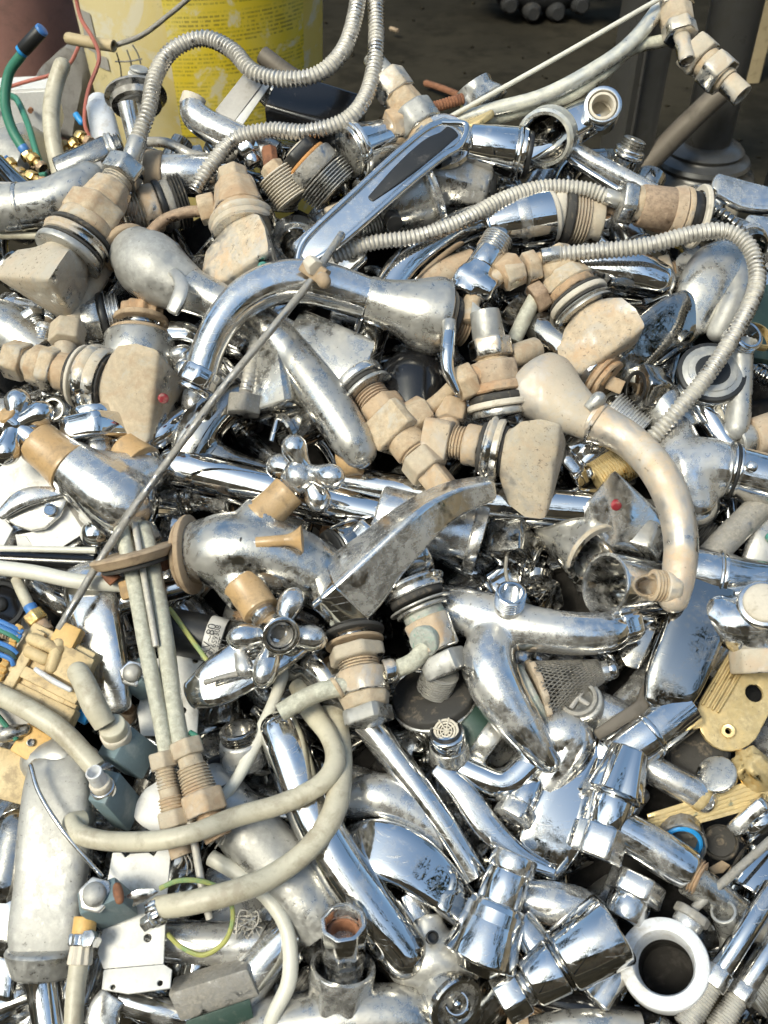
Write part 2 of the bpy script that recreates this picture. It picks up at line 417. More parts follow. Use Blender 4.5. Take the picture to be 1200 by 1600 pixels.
def cbox(K, e1, e2, e3, bev=4):
    """a box seen corner-on: K its nearest corner (u,v,h), e1 e2 e3 its edges as they run in the photo (du,dv); depths follow from square corners"""
    d = lambda p, q: max(60.0, -(p[0] * q[0] + p[1] * q[1]))
    d12, d13, d23 = d(e1, e2), d(e1, e3), d(e2, e3)
    hs = (math.sqrt(d12 * d13 / d23), math.sqrt(d12 * d23 / d13), math.sqrt(d13 * d23 / d12))
    k0 = P(K); E = [P((K[0] + e[0], K[1] + e[1], K[2] - h)) - k0 for e, h in zip((e1, e2, e3), hs)]
    bm = bmesh.new()
    vs = [bm.verts.new(k0 + E[0] * i + E[1] * j + E[2] * q) for q in (0, 1) for i, j in ((0, 0), (1, 0), (1, 1), (0, 1))]
    for f in ((0, 1, 2, 3), (7, 6, 5, 4), (0, 4, 5, 1), (1, 5, 6, 2), (2, 6, 7, 3), (3, 7, 4, 0)): bm.faces.new([vs[i] for i in f])
    bmesh.ops.recalc_face_normals(bm, faces=bm.faces)
    bmesh.ops.bevel(bm, geom=bm.edges[:], offset=bev * sc(k0), segments=2, affect='EDGES', profile=.5)
    bm.verts.index_update()
    V = np.array([v.co[:] for v in bm.verts]); F = [tuple(v.index for v in f.verts) for f in bm.faces]
    bm.free()
    return V, F

def join(*ms):
    V, F, o = [], [], 0
    for v, f in ms:
        V.append(np.asarray(v)); F += [tuple(i + o for i in q) for q in f]; o += len(v)
    return np.concatenate(V), F

def piece(A, B, t0, t1, r, r1, sh):
    A, B = P(A), P(B)
    L = np.linalg.norm(B - A) * (t1 - t0) / sc((A + B) / 2)      # length in pixels
    a, b = A + (B - A) * t0, A + (B - A) * t1
    c = min(.10 * r, .22 * L) / L; cr = c * L
    mul = None; n = 28; caps = (True, True)
    pr = [(0, r - cr), (c * .35, r - cr * .35), (c, r), (1 - c, r1), (1 - c * .35, r1 - cr * .35), (1, r1 - cr)]
    s0 = sh[0]
    if s0 == 'h': mul = lambda th, s, i: poly(th, 6, 70, .3); n = 48
    elif s0 == 'o': mul = lambda th, s, i: poly(th, 8, 90, .2); n = 48
    elif s0 == 'q': mul = lambda th, s, i: poly(th, 4, 14, .5); n = 32
    elif s0 == 't':                                                # wing-like handle, rounded three-cornered section
        m3 = lambda th, s: poly(th, 3, 45, float(sh[1:] or 0) * .5)
        mul = lambda th, s, i: 1 + (m3(th, s) * .88 - 1) * min(1, max(0, (s - .02) / .22)); n = 60
        pr = [(0, r * .66), (.02, r * .72), (.14, r * .84), (.3, r * .94), (.6, r1 * 1.0), (.86, r1 * .98), (.92, r1 * .955), (.955, r1 * .90), (.975, r1 * .80), (1.0, r1 * .45), (1.005, r1 * .05)]
    elif s0 == 'd':
        pr = [(0, r - cr), (c, r)] + [(1 - r1 / L * 0 - (1 - math.sin(rad(q))) * min(.5, r1 / L), r1 * math.cos(rad(q))) for q in (0, 20, 40, 58, 74, 86, 90)]
    elif s0 == 'D':
        pr = [(0.5 - .5 * math.cos(math.pi * q), (r + (r1 - r) * q) * math.sin(math.pi * q) ** .62) for q in np.linspace(0.01, .99, 15)]
    elif s0 == 'e':                                                # egg on a neck
        pr = [(0, r * .72), (.12, r * .70), (.3, r * .80), (.5, r * .97), (.66, r), (.82, r * .84), (.92, r * .58), (.98, r * .28), (1, r * .05)]
    elif s0 == 'u': pr = pr[:-2] + [(1 - c * .3, r1 * .99), (1, r1 * .95), (1, r1 * .80), (1 - c, r1 * .76), (1 - min(.8, 1.4 * r1 / L), r1 * .72)]
    elif s0 == 'U': pr = [(min(.8, 1.4 * r / L), r * .72), (c, r * .76), (0, r * .80), (0, r * .95), (c * .3, r * .99)] + pr[2:]
    elif s0 == 'v': pr = pr[:-2] + [(1 - c * .3, r1 * .995), (1, r1 * .97), (1, r1 * .90), (1 - c, r1 * .87), (.12, r1 * .80)]   # thin-walled cup
    elif s0 == 'V': pr = [(.88, r * .80), (c, r * .87), (0, r * .90), (0, r * .97), (c * .3, r * .995)] + pr[2:]
    elif s0 == 'r':
        m = max(3, int(L / 4.6)); pr = [(0, r * .86)]
        for i in range(m): pr += [((i + .12) / m, r * .87 + (r1 - r) * i / m), ((i + .38) / m, r + (r1 - r) * i / m), ((i + .62) / m, r + (r1 - r) * i / m), ((i + .88) / m, r * .87 + (r1 - r) * i / m)]
        pr += [(1, r1 * .86)]
    elif s0 == 'R':                                                # thread with a bored end
        m = max(3, int(L / 4.6)); pr = [(0, r * .86)]
        for i in range(m): pr += [((i + .12) / m, r * .88), ((i + .38) / m, r), ((i + .62) / m, r), ((i + .88) / m, r * .88)]
        pr += [(1, r * .86), (1, r * .72), (1 - min(.8, 1.5 * r / L), r * .68)]
    elif s0 == 'k': mul = lambda th, s, i: 1 - .07 * (1 + np.cos(10 * th)); n = 60
    elif s0 == 'K': mul = lambda th, s, i: 1 - .16 * (1 + np.cos(6 * th)) * (.25 + .75 * s); n = 48; pr = pr[:-2] + [(1, r1 * .86), (1.02, r1 * .4)]
    elif s0 == 's': mul = lambda th, s, i: 1 - (.14 * (1 + np.cos(7 * th)) * (1 - s)); n = 56; pr = [(0, r * .5), (.02, r * .8), (.1, r * .96), (.35, r), (.7, r1), (.97, r1), (1, r1 * .97), (1, r1 * .86), (.5, r1 * .80)]
    elif s0 == 'b': pr = [(q, r + (r1 - r) * q ** 1.9) for q in np.linspace(0, 1, 12)] + [(1 + c * .4, r1 - cr * .3), (1 + c, r1 - cr)]
    elif s0 == 'B': pr = [(-c, r - cr), (-c * .4, r - cr * .3)] + [(q, r1 + (r - r1) * (1 - q) ** 1.9) for q in np.linspace(0, 1, 12)]
    elif s0 == 'W': pr = [(0, r * .80), (0, r - cr), (c, r), (1 - c, r1), (1, r1 - cr), (1, r * .80)]; pr = pr + [pr[0]]; caps = (False, False); n = 40
    elif s0 == 'w': pr = [(0, r * .45), (0, r - cr), (c, r), (1 - c, r1), (1, r1 - cr), (1, r * .45)] ; pr = pr + [pr[0]]; caps = (False, False)
    elif s0 == 'g':
        pr = [(0, r * .93), (.015, r * .98), (.05, r)] + [(q, r + (r1 - r) * q - .07 * r * math.sin(math.pi * q)) for q in (.15, .3, .45, .6, .75, .88)] + [(.95, r1), (.985, r1 * .98), (1, r1 * .93)]
    elif s0 == 'p':                                                # turned edge: stepped rim
        pr = [(0, r * .80), (.04, r * .86), (.12, r * .88), (.2, r * .97), (.34, r), (.5, r * .97), (.58, r1 * .93), (.7, r1 * .95), (.9, r1 * .95), (1, r1 * .9)]
    if sh in ('hu', 'ou'): pr = pr[:-2] + [(1 - c * .3, r1 * .99), (1, r1 * .95), (1, r1 * .84), (1 - c, r1 * .78), (1 - min(.8, 1.4 * r1 / L), r1 * .74)]
    return lathe(a, b, pr, n, mul, caps=caps)

# ------------------------------------------------------------------ things and their parts
HERO = []           # (u, v, short phrase) of what is named so far, for telling the small scrap apart
class Thing:
    def __init__(s, name, label, cat, group=None, short=None, mat='chrome', uv=None):
        s.name, s.label, s.cat, s.group, s.mat = name, label, cat, group, mat
        s.parts = []; s.short = short; s.uv = uv
    def add(s, name, mesh, mat=None, parent=None, sharp=38, label=None):
        s.parts.append([name, mesh, mat or s.mat, parent, sharp, label]); return len(s.parts) - 1
    def stack(s, A, B, spec, parent=None):
        """spec: 'name t0 t1 r[>r1] shape [material]; ...'"""
        last = None
        for q in spec.split(';'):
            f = q.split()
            if not f: continue
            sub = f[0].startswith('+')
            rr = f[3].split('>'); r = float(rr[0]); r1 = float(rr[-1])
            i = s.add(f[0].lstrip('+'), piece(A, B, float(f[1]), float(f[2]), r, r1, f[4] if len(f) > 4 else 'c'), f[5] if len(f) > 5 else None, last if sub else parent)
            if not sub: last = i
        return s
    def tube(s, name, pts, r=None, mat=None, parent=None, **kw):
        s.add(name, sweep(pts, r, **kw), mat, parent); return s
    def done(s, loc=None):
        allv = np.concatenate([np.asarray(p[1][0]) for p in s.parts])
        if loc is None: loc = np.array([*(allv.min(0) + allv.max(0))[:2] / 2, allv[:, 2].min()])
        root = None
        if len(s.parts) > 1:
            root = bpy.data.objects.new(s.name, None); root.empty_display_size = .01
            root.location = loc; COL.objects.link(root)
        obs = []
        for name, (V, F), mat, par, sharp, lab in s.parts:
            V = np.asarray(V)
            org = loc if root is None else (V.min(0) + V.max(0)) / 2
            me = bpy.data.meshes.new(name if root else s.name)
            me.from_pydata((V - org).tolist(), [], F); me.update()
            me.materials.append(MATS[mat]); me.shade_smooth(); me.set_sharp_from_angle(angle=rad(sharp))
            o = bpy.data.objects.new(name if root else s.name, me); COL.objects.link(o)
            if root is None: o.location = org; root = o
            elif par is None: o.parent = root; o.location = org - loc
            else: o.parent = obs[par][0]; o.location = org - obs[par][1]
            if lab: o['label'] = lab
            obs.append((o, org))
        root['label'] = s.label; root['category'] = s.cat
        if s.group: root['group'] = s.group
        if s.short and s.uv: HERO.append((*s.uv, s.short))
        return root

def structure(name, mesh, mat, kind='structure', sharp=40):
    me = bpy.data.meshes.new(name); me.from_pydata(np.asarray(mesh[0]).tolist(), [], mesh[1]); me.update()
    me.materials.append(MATS[mat]); me.shade_smooth(); me.set_sharp_from_angle(angle=rad(sharp))
    o = bpy.data.objects.new(name, me); COL.objects.link(o); o['kind'] = kind
    return o

# ------------------------------------------------------------------ the setting
def grid(x0, x1, y0, y1, nx, ny, fz):
    X, Yv = np.meshgrid(np.linspace(x0, x1, nx), np.linspace(y0, y1, ny))
    Z = fz(X, Yv)
    V = np.stack([X.ravel(), Yv.ravel(), Z.ravel()], 1)
    F = [(j * nx + i, j * nx + i + 1, (j + 1) * nx + i + 1, (j + 1) * nx + i) for j in range(ny - 1) for i in range(nx - 1)]
    return V, F
rng = np.random.RandomState(3)
WV = [(rng.uniform(-1, 1, 2), rng.uniform(0, 6.28)) for _ in range(40)]
def wav(X, Yv, f, k0, k1):
    s = 0
    for (d, p) in WV[k0:k1]: s = s + np.sin((X * d[0] + Yv * d[1]) * f + p)
    return s / math.sqrt(k1 - k0)
def ground_z(X, Yv):
    near = np.exp(-((X / 3.0) ** 2 + ((Yv - 1.2) / 3.0) ** 2))
    return -.012 + near * (.006 * wav(X, Yv, 14, 0, 12) + .003 * wav(X, Yv, 60, 12, 30))
def xs(n, far):
    a = np.linspace(-1, 1, n); return np.sign(a) * (np.abs(a) * 1.6 + far * np.abs(a) ** 9)
gx, gy = xs(161, 200), xs(161, 200) + 1.2
X, Yv = np.meshgrid(gx, gy)
V = np.stack([X.ravel(), Yv.ravel(), ground_z(X, Yv).ravel()], 1)
structure('ground', (V, [(j * 161 + i, j * 161 + i + 1, (j + 1) * 161 + i + 1, (j + 1) * 161 + i) for j in range(160) for i in range(160)]), 'soil')

C0 = CAMP + FWD * D0
def plane_z(y): return C0[2] + (y - C0[1]) * math.tan(AL)
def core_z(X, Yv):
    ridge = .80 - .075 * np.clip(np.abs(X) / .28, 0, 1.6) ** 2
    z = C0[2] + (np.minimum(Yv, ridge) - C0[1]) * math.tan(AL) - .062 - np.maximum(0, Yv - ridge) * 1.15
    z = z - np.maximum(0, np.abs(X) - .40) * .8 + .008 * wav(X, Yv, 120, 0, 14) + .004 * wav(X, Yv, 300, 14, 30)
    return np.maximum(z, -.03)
structure('scrap_bed', grid(-.85, .85, -.1, 1.25, 150, 120, core_z), 'core_dark', kind='stuff', sharp=80)  # near-black mound: shade of the heap's gaps put into its colour, dark grit too

# pebbles and crumbs of soil
def crumbs():
    r = np.random.RandomState(5); ms = []
    for _ in range(320):
        x, y = r.uniform(-.9, 1.0), r.uniform(.95, 3.0)
        s = r.uniform(.002, .006) * (1.3 if r.rand() < .1 else 1)
        b = np.array([[1, 0, 0], [-1, 0, 0], [0, 1, 0], [0, -1, 0], [0, 0, .7], [0, 0, -.6]]) * s * r.uniform(.6, 1.3, (6, 1))
        a = r.uniform(0, 3.1); R = np.array([[math.cos(a), -math.sin(a), 0], [math.sin(a), math.cos(a), 0], [0, 0, 1]])
        b = b @ R.T + np.array([x, y, float(ground_z(np.array(x), np.array(y))) + s * .3])
        ms.append((b, [(0, 2, 4), (2, 1, 4), (1, 3, 4), (3, 0, 4), (2, 0, 5), (1, 2, 5), (3, 1, 5), (0, 3, 5)]))
    return join(*ms)
structure('soil_crumbs', crumbs(), 'soil', kind='stuff', sharp=180)

def vlathe(x, y, prof, n=64, mul=None):
    th = np.linspace(0, 2 * math.pi, n, endpoint=False)
    R = []
    for i, (z, r) in enumerate(prof):
        m = 1 if mul is None else mul(th)
        R.append(np.stack([x + np.cos(th) * r * m, y + np.sin(th) * r * m, np.full(n, z)], 1))
    return rings_mesh(R)

# yellow bucket with faded paint and a printed panel
def bucket_mat():
    m, N, L, B = nodes_of('bucket_yellow')
    co, rnd = coords(N, L)
    n1 = noise(N, L, co, 14, 8, .7, .6); n2 = noise(N, L, co, 40, 6, .7); n3 = noise(N, L, co, 5, 3, .5)
    c = mixc(N, L, step(N, L, n3, .38, .60), (.70, .50, .045), (.72, .56, .16))
    tg = N.new('ShaderNodeTexCoord'); sg = N.new('ShaderNodeSeparateXYZ'); L.new(tg.outputs['Generated'], sg.inputs[0])
    c = mixc(N, L, mth(N, L, 'MULTIPLY', step(N, L, mth(N, L, 'ADD', sg.outputs[0], mth(N, L, 'MULTIPLY', n1, .5)), .85, .55), .8), c, (.66, .58, .36))
    c = mixc(N, L, mth(N, L, 'MULTIPLY', step(N, L, n1, .52, .60), .75), c, (.68, .64, .52))
    c = mixc(N, L, mth(N, L, 'MULTIPLY', step(N, L, n2, .64, .70), .6), c, (.30, .24, .12))
    L.new(c, B.inputs['Base Color']); B.inputs['Roughness'].default_value = .5
    MATS['bucket_yellow'] = m
    m, N, L, B = nodes_of('bucket_print')
    tc = N.new('ShaderNodeTexCoord'); sx = N.new('ShaderNodeSeparateXYZ'); L.new(tc.outputs['Generated'], sx.inputs[0])
    rows = 44.0
    zr = N.new('ShaderNodeMath'); zr.operation = 'MULTIPLY'; L.new(sx.outputs[2], zr.inputs[0]); zr.inputs[1].default_value = rows
    fl = N.new('ShaderNodeMath'); fl.operation = 'FLOOR'; L.new(zr.outputs[0], fl.inputs[0])
    fr = N.new('ShaderNodeMath'); fr.operation = 'FRACT'; L.new(zr.outputs[0], fr.inputs[0])
    cx = N.new('ShaderNodeCombineXYZ')
    xm = N.new('ShaderNodeMath'); xm.operation = 'MULTIPLY'; L.new(sx.outputs[0], xm.inputs[0]); xm.inputs[1].default_value = 60
    L.new(xm.outputs[0], cx.inputs[0])
    ym = N.new('ShaderNodeMath'); ym.operation = 'MULTIPLY'; L.new(fl.outputs[0], ym.inputs[0]); ym.inputs[1].default_value = 7.3
    L.new(ym.outputs[0], cx.inputs[1])
    nz = N.new('ShaderNodeTexNoise'); nz.inputs['Scale'].default_value = 1; nz.inputs['Detail'].default_value = 2; L.new(cx.outputs[0], nz.inputs['Vector'])
    ink = mth(N, L, 'MULTIPLY', step(N, L, nz.outputs[0], .42, .50), mth(N, L, 'LESS_THAN', fr.outputs[0], .5))
    cz = N.new('ShaderNodeCombineXYZ'); zz = N.new('ShaderNodeMath'); zz.operation = 'MULTIPLY'; L.new(fl.outputs[0], zz.inputs[0]); zz.inputs[1].default_value = .37
    L.new(zz.outputs[0], cz.inputs[1])
    nb = N.new('ShaderNodeTexNoise'); nb.inputs['Scale'].default_value = 1; L.new(cz.outputs[0], nb.inputs['Vector'])
    ink = mth(N, L, 'MULTIPLY', ink, step(N, L, nb.outputs[0], .42, .44))
    co, rnd = coords(N, L); n1 = noise(N, L, co, 30, 8, .7, .4); n2 = noise(N, L, co, 9, 3)
    ink = mth(N, L, 'MULTIPLY', ink, step(N, L, n1, .60, .45))
    c = mixc(N, L, step(N, L, n2, .4, .62), (.72, .54, .03), (.72, .58, .12))
    c = mixc(N, L, mth(N, L, 'MULTIPLY', step(N, L, n1, .56, .64), .8), c, (.66, .60, .42))
    c = mixc(N, L, mth(N, L, 'MULTIPLY', ink, .55), c, (.05, .045, .03))
    L.new(c, B.inputs['Base Color']); B.inputs['Roughness'].default_value = .45
    MATS['bucket_print'] = m
bucket_mat()
BX, BY = -.226, 1.300
def brad(z): return .136 + .046 * z
T = Thing('bucket', 'scuffed yellow plastic bucket with printed panel standing behind the heap', 'bucket', short='yellow bucket', uv=(320, 60))
T.add('body', vlathe(BX, BY, [(0, .11), (0, .132), (.006, brad(0)), (.40, brad(.40)), (.405, brad(.4) + .006), (.43, brad(.43) + .006), (.435, brad(.43)), (.44, brad(.44) - .004), (.43, brad(.43) - .006), (.02, brad(0) - .006)]), 'bucket_yellow')
def patch(a0, a1, z0, z1, off, n=24):
    V, F = [], []
    for j in range(9):
        z = z0 + (z1 - z0) * j / 8
        for i in range(n):
            a = a0 + (a1 - a0) * i / (n - 1); r = brad(z) + off
            V.append((BX + r * math.sin(a), BY - r * math.cos(a), z))
    for j in range(8):
        for i in range(n - 1): F.append((j * n + i, j * n + i + 1, (j + 1) * n + i + 1, (j + 1) * n + i))
    return np.array(V), F
T.add('printed_panel', patch(rad(-6), rad(60), .205, .398, .0012), 'bucket_print', 0)
T.add('emblem', patch(rad(-58), rad(-46), .285, .33, .0012, 8), 'film_grey', 0)
T.add('emblem', patch(rad(-50), rad(-40), .27, .285, .0013, 8), 'film_grey', 0)
T.done()

# background things, left
T = Thing('flower_pot', 'reddish brown plastic pot in the far left corner', 'pot', short='brown pot', uv=(30, 60))
px, py = Y(12, 60, 1.55)[:2]
T.add('body', vlathe(px, py + .07, [(0, .05), (0, .074), (.01, .078), (.34, .098), (.34, .104), (.37, .106), (.37, .096), (.05, .07)]), 'pot_brown'); T.done()
T = Thing('concrete_chunk', 'rough grey concrete lump between brown pot and yellow bucket', 'rubble', uv=(100, 130), short='concrete lump')
def rock(c, s, seed, n=3, flat=1.0):
    bm = bmesh.new(); bmesh.ops.create_icosphere(bm, subdivisions=n, radius=1)
    r = np.random.RandomState(seed); ds = [(unit(r.normal(size=3)), r.uniform(.55, .9)) for _ in range(14)]
    V = np.array([v.co[:] for v in bm.verts]); F = [tuple(v.index for v in f.verts) for f in bm.faces]; bm.free()
    for d, k in ds:
        q = V @ d; V = V - np.outer(np.maximum(0, q - k), d)
    V += .03 * np.sin(V * 9 + seed)
    return V * np.array(s) + c, F
T.add('concrete_chunk', rock(Y(100, 150, 1.32), (.055, .05, .075), 2), 'concrete'); T.done()
T = Thing('concrete_chunk', 'pale rough rubble below the white box at the left edge', 'rubble')
T.add('concrete_chunk', rock(Y(20, 240, 1.08), (.05, .05, .03), 6), 'limescale'); T.done()
def wbox(c, sx, sy, sz, rz=0, bev=.003):
    bm = bmesh.new(); bmesh.ops.create_cube(bm, size=1)
    bmesh.ops.scale(bm, vec=(sx, sy, sz), verts=bm.verts); bmesh.ops.bevel(bm, geom=bm.edges[:], offset=bev, segments=2, affect='EDGES')
    bmesh.ops.rotate(bm, matrix=Matrix.Rotation(rz, 3, 'Z'), verts=bm.verts)
    bm.verts.index_update(); V = np.array([v.co[:] for v in bm.verts]) + c; F = [tuple(v.index for v in f.verts) for f in bm.faces]; bm.free()
    return V, F
T = Thing('junction_box', 'dirty white rectangular box behind the green hoses', 'box', short='white box', uv=(35, 175))
T.add('body', wbox(Y(22, 180, 1.14) + np.array([0, .03, 0]), .085, .05, .052, .15), 'plate_white')
for dx in (-.02, .02): T.add('screw', lathe(Y(22, 180, 1.14) + np.array([dx, .004, .005]), Y(22, 180, 1.14) + np.array([dx, -.001, .005]), [(0, 4), (1, 4)], 10), 'rust', 0)
T.done()
T = Thing('garden_hose', 'teal green hose with black and blue end at upper left', 'hose', short='teal hose', uv=(15, 130))
ya = 1.0
T.tube('hose', [Y(34, 85, ya), Y(14, 115, ya), Y(8, 160, ya - .01), Y(18, 200, ya - .02), Y(36, 232, ya - .03)], 8, 'green_hose')
T.stack(Y(36, 78, ya), Y(64, 48, ya), 'end_sleeve 0 1 11 c black; collar -.12 .12 10.5 c blue_bright; tip .9 1.1 10.5 c blue')
T.stack(Y(34, 228, ya - .03), Y(56, 262, ya - .04), 'collar 0 .3 8 c blue; nut .3 .6 10 h brass; tail .6 1 7 r rusty_brass')
T.done()
T = Thing('thin_hose', 'thin green hose curving behind the thicker teal one', 'hose', short='thin green hose', uv=(48, 200))
T.tube('hose', [Y(18, 150, 1.05), Y(28, 158, 1.02), Y(44, 195, .98), Y(56, 235, .95), Y(64, 258, .94)], 5, 'green_hose')
T.stack(Y(62, 255, .94), Y(70, 275, .93), 'fitting 0 1 8 c film_grey'); T.done()
T = Thing('plastic_tube', 'stiff beige plastic tube standing up at upper left', 'tube', short='beige tube', uv=(85, 180))
T.tube('plastic_tube', [Y(97, 102, .95), Y(86, 135, .94), Y(80, 175, .92), Y(83, 220, .9), Y(94, 272, .88)], 13, 'hose_cream', cap='rf'); T.done()
T = Thing('wire', 'loose reddish wire hanging in front of the yellow bucket', 'wire', short='reddish wire', uv=(145, 100))
T.tube('wire', [Y(115, -30, 1.1), Y(125, 25, 1.09), Y(145, 60, 1.06), Y(155, 92, 1.04), Y(140, 135, 1.02), Y(133, 170, 1.0), Y(134, 200, .98), Y(150, 228, .97)], 3.2, 'red_wire', n=8); T.done()
T = Thing('wire', 'reddish wire running from the beige tube to the left edge', 'wire')
T.tube('wire', [Y(-10, 143, 1.12), Y(40, 128, 1.11), Y(85, 115, 1.1), Y(110, 98, 1.1), Y(128, 60, 1.12)], 3, 'red_wire', n=8); T.done()
T = Thing('bottle', 'small white plastic bottle in front of yellow bucket', 'bottle', short='white bottle', uv=(165, 200))
T.stack(Y(152, 152, .99), Y(176, 262, .93), 'neck 0 .16 14>17 d plastic_white; body .12 1 20>25 c plastic_white'); T.done()
T = Thing('bamboo_tube', 'short beige hollow tube lying across the bucket front', 'tube', short='short beige hollow tube', uv=(150, 67))
T.tube('bamboo_tube', [Y(108, 60, 1.09), Y(145, 67, 1.08), Y(178, 72, 1.07)], 9, 'bamboo', cap='ro'); T.done()
T = Thing('metal_rod', 'grey rod slanting up from the short beige tube', 'rod')
T.tube('metal_rod', [Y(178, 72, 1.08), Y(222, 55, 1.07), Y(262, 25, 1.06), Y(310, -15, 1.05)], 4, 'steel_grey', n=10); T.done()
T = Thing('wire_grid', 'bent thin wire grid leaning against the bucket', 'wire grid')
for a, b in (((182, 82), (190, 125)), ((198, 78), (206, 112)), ((207, 70), (220, 100))):
    T.tube('wire', [Y(*a, 1.1), Y((a[0] + b[0]) / 2 + 2, (a[1] + b[1]) / 2, 1.1), Y(*b, 1.1)], 1.3, 'steel_grey', n=6)
T.tube('cross_wire', [Y(180, 96, 1.095), Y(200, 96, 1.095), Y(222, 92, 1.095)], 1.3, 'steel_grey', n=6); T.done()
T = Thing('drain_strainer', 'dark metal drain bowl with blue white nut on top', 'drain', short='drain bowl', uv=(210, 155))
T.stack(Y(212, 148, .92), Y(216, 185, .90), 'bowl 0 .55 48>30 V steel_grey; tail .5 1.6 14 c chrome_dull')
T.stack(Y(218, 106, .92), Y(216, 140, .92), 'nut 0 1 15 R limescale; +ring .25 .5 17 c plastic_white')
T.stack(Y(204, 150, .92), Y(222, 160, .92), 'debris 0 1 14 D washer_pale'); T.done()
T = Thing('brass_fittings', 'x', 'x')
r = random.Random(4)
bl = ['two joined brass fittings on rubble below the teal hose', 'brass fitting with blue collar at the left edge', 'brass nut beside the thin green hose end', 'brass fitting half hidden behind the beige tube', 'brass elbow right of the beige tube', 'dirty brass nut beside white bottle', 'brass coupling in shade between beige tube and bottle', 'brass piece above the pale pipe']
bp = [((48, 245), (66, 262)), ((12, 252), (30, 272)), ((28, 268), (44, 282)), ((96, 225), (112, 244)), ((112, 222), (128, 240)), ((132, 232), (146, 250)), ((122, 212), (140, 222)), ((44, 274), (70, 286))]
for i, (lab, (a, b)) in enumerate(zip(bl, bp)):
    T = Thing('brass_fitting', lab, 'fitting', 'brass fittings on the ground at upper left')
    yy = .93 - i * .005
    T.stack(Y(*a, yy), Y(*b, yy - .01), 'nut 0 .45 9 h brass; body .4 .8 6 c brass; tail .75 1.1 8 h rusty_brass')
    if i == 1: T.stack(Y(6, 246, yy), Y(*a, yy), 'collar 0 1 6 c blue')
    T.done()
T = Thing('ringed_plug', 'small white cap in a dark ring right of beige tube', 'cap')
T.stack(Y(114, 256, .9), Y(116, 248, .89), 'ring 0 .6 19 c black; cap .5 1 14 d plastic_white'); T.done()
T = Thing('thin_hose', 'short thin green hose lying on brass fittings', 'hose')
T.tube('thin_hose', [Y(20, 287, .93), Y(40, 277, .92), Y(72, 272, .91)], 3.5, 'green_hose', n=8); T.done()
T = Thing('blue_plug', 'small blue plug beside the reddish wire', 'plug')
T.stack(Y(118, 178, 1.0), Y(130, 195, .99), 'blue_plug 0 1 5 d blue_bright'); T.done()

# background things, right
T = Thing('steel_post', 'dull square steel post standing behind the heap', 'post', short='square post', uv=(1000, 140))
b0, b1 = G(975, 330), Y(1058, -60, G(975, 330)[1])
T.add('shaft', lathe(np.array([b0[0], b0[1] + .05, 0]), np.array([b0[0], b0[1] + .05, .62]), [(0, 34), (1, 34)], 32, lambda th, s, i: poly(th, 4, 24, .35)), 'post_steel')
T.add('weld_bead', lathe(np.array([b0[0] - .005, b0[1] + .012, .1]), np.array([b0[0] - .005, b0[1] + .012, .62]), [(0, 3), (1, 3)], 8), 'post_steel'); T.done()
q = G(1098, 292)
T = Thing('column', 'dark round column on stepped moulded base at upper right', 'column', short='round column', uv=(1100, 220))
kx, ky = q[0], q[1] + .03
T.add('shaft', vlathe(kx, ky, [(.04, .037), (.75, .037), (.75, .03)], 48), 'post_steel')
T.add('base', vlathe(kx, ky, [(-.02, .07), (0, .082), (.008, .086), (.014, .083), (.019, .073), (.023, .071), (.030, .075), (.036, .072), (.040, .062), (.044, .059), (.050, .061), (.056, .055), (.060, .045), (.062, .036)], 64), 'post_steel'); T.done()
T = Thing('brace_bar', 'grey brown round bar slanting between post and column', 'bar')
yb = ky - .08
T.tube('brace_bar', [Y(1004, 264, yb), Y(1065, 202, yb), Y(1124, 146, yb)], 17, 'post_bar', cap='sr'); T.done()
T = Thing('timber_post', 'brownish wooden post edge beyond the round column', 'post')
T.add('timber_post', wbox(G(1170, 150) + np.array([.02, .12, .45]), .055, .055, .95, .2), 'bamboo'); T.done()
T = Thing('tyre', 'black tyre tread at the top edge', 'tyre', short='tyre', uv=(850, 5))
g = G(852, 34); r_ = .16; th = np.linspace(0, 2 * math.pi, 120, endpoint=False)
def torus(c, R, r, ax, nb=96, ns=20):
    ax = unit(np.array(ax, float)); x, y = frame(ax, np.array([0, 0, 1.0])); V, F = [], []
    for i in range(nb):
        a = 2 * math.pi * i / nb; d = x * math.cos(a) + y * math.sin(a)
        for j in range(ns):
            b = 2 * math.pi * j / ns
            V.append(c + d * (R + r * math.cos(b)) + ax * r * .9 * math.sin(b))
    for i in range(nb):
        for j in range(ns): F.append((i * ns + j, i * ns + (j + 1) % ns, ((i + 1) % nb) * ns + (j + 1) % ns, ((i + 1) % nb) * ns + j))
    return np.array(V), F
cen = np.array([g[0], g[1] + .06, .21])
T.add('carcass', torus(cen, .15, .055, (0, 1, 0)), 'tyre')
for i in range(22):
    a = 2 * math.pi * i / 22; d = np.array([math.cos(a), 0, math.sin(a)])
    T.add('tread_lug', lathe(cen + d * .196 + np.array([0, -.06, 0]), cen + d * .196 + np.array([.01 * d[2], .06, -.01 * d[0]]), [(0, 9), (.12, 14), (.5, 16), (.88, 14), (1, 9)], 12), 'tyre')
T.done()
T = Thing('wooden_peg', 'weathered pale wooden peg standing near the column base', 'wood')
T.stack(G(1140, 345) , Y(1152, 288, G(1140, 345)[1] - .02), 'wooden_peg 0 1 9>11 q washer_pale'); T.done()
T = Thing('paper_scrap', 'crumpled white scrap on soil by the column base', 'scrap')
T.add('paper_scrap', rock(G(1118, 318, .01), (.02, .014, .018), 11), 'plastic_white'); T.done()
T = Thing('plastic_crate', 'black wire crate with pale panel at the right edge', 'crate', short='black crate', uv=(1190, 300))
q = Y(1196, 360, 1.02)
for i, (dx, dz) in enumerate(((-.012, 0), )): T.add('corner_post', wbox(q + np.array([dx, 0, .05]), .008, .008, .22), 'black')
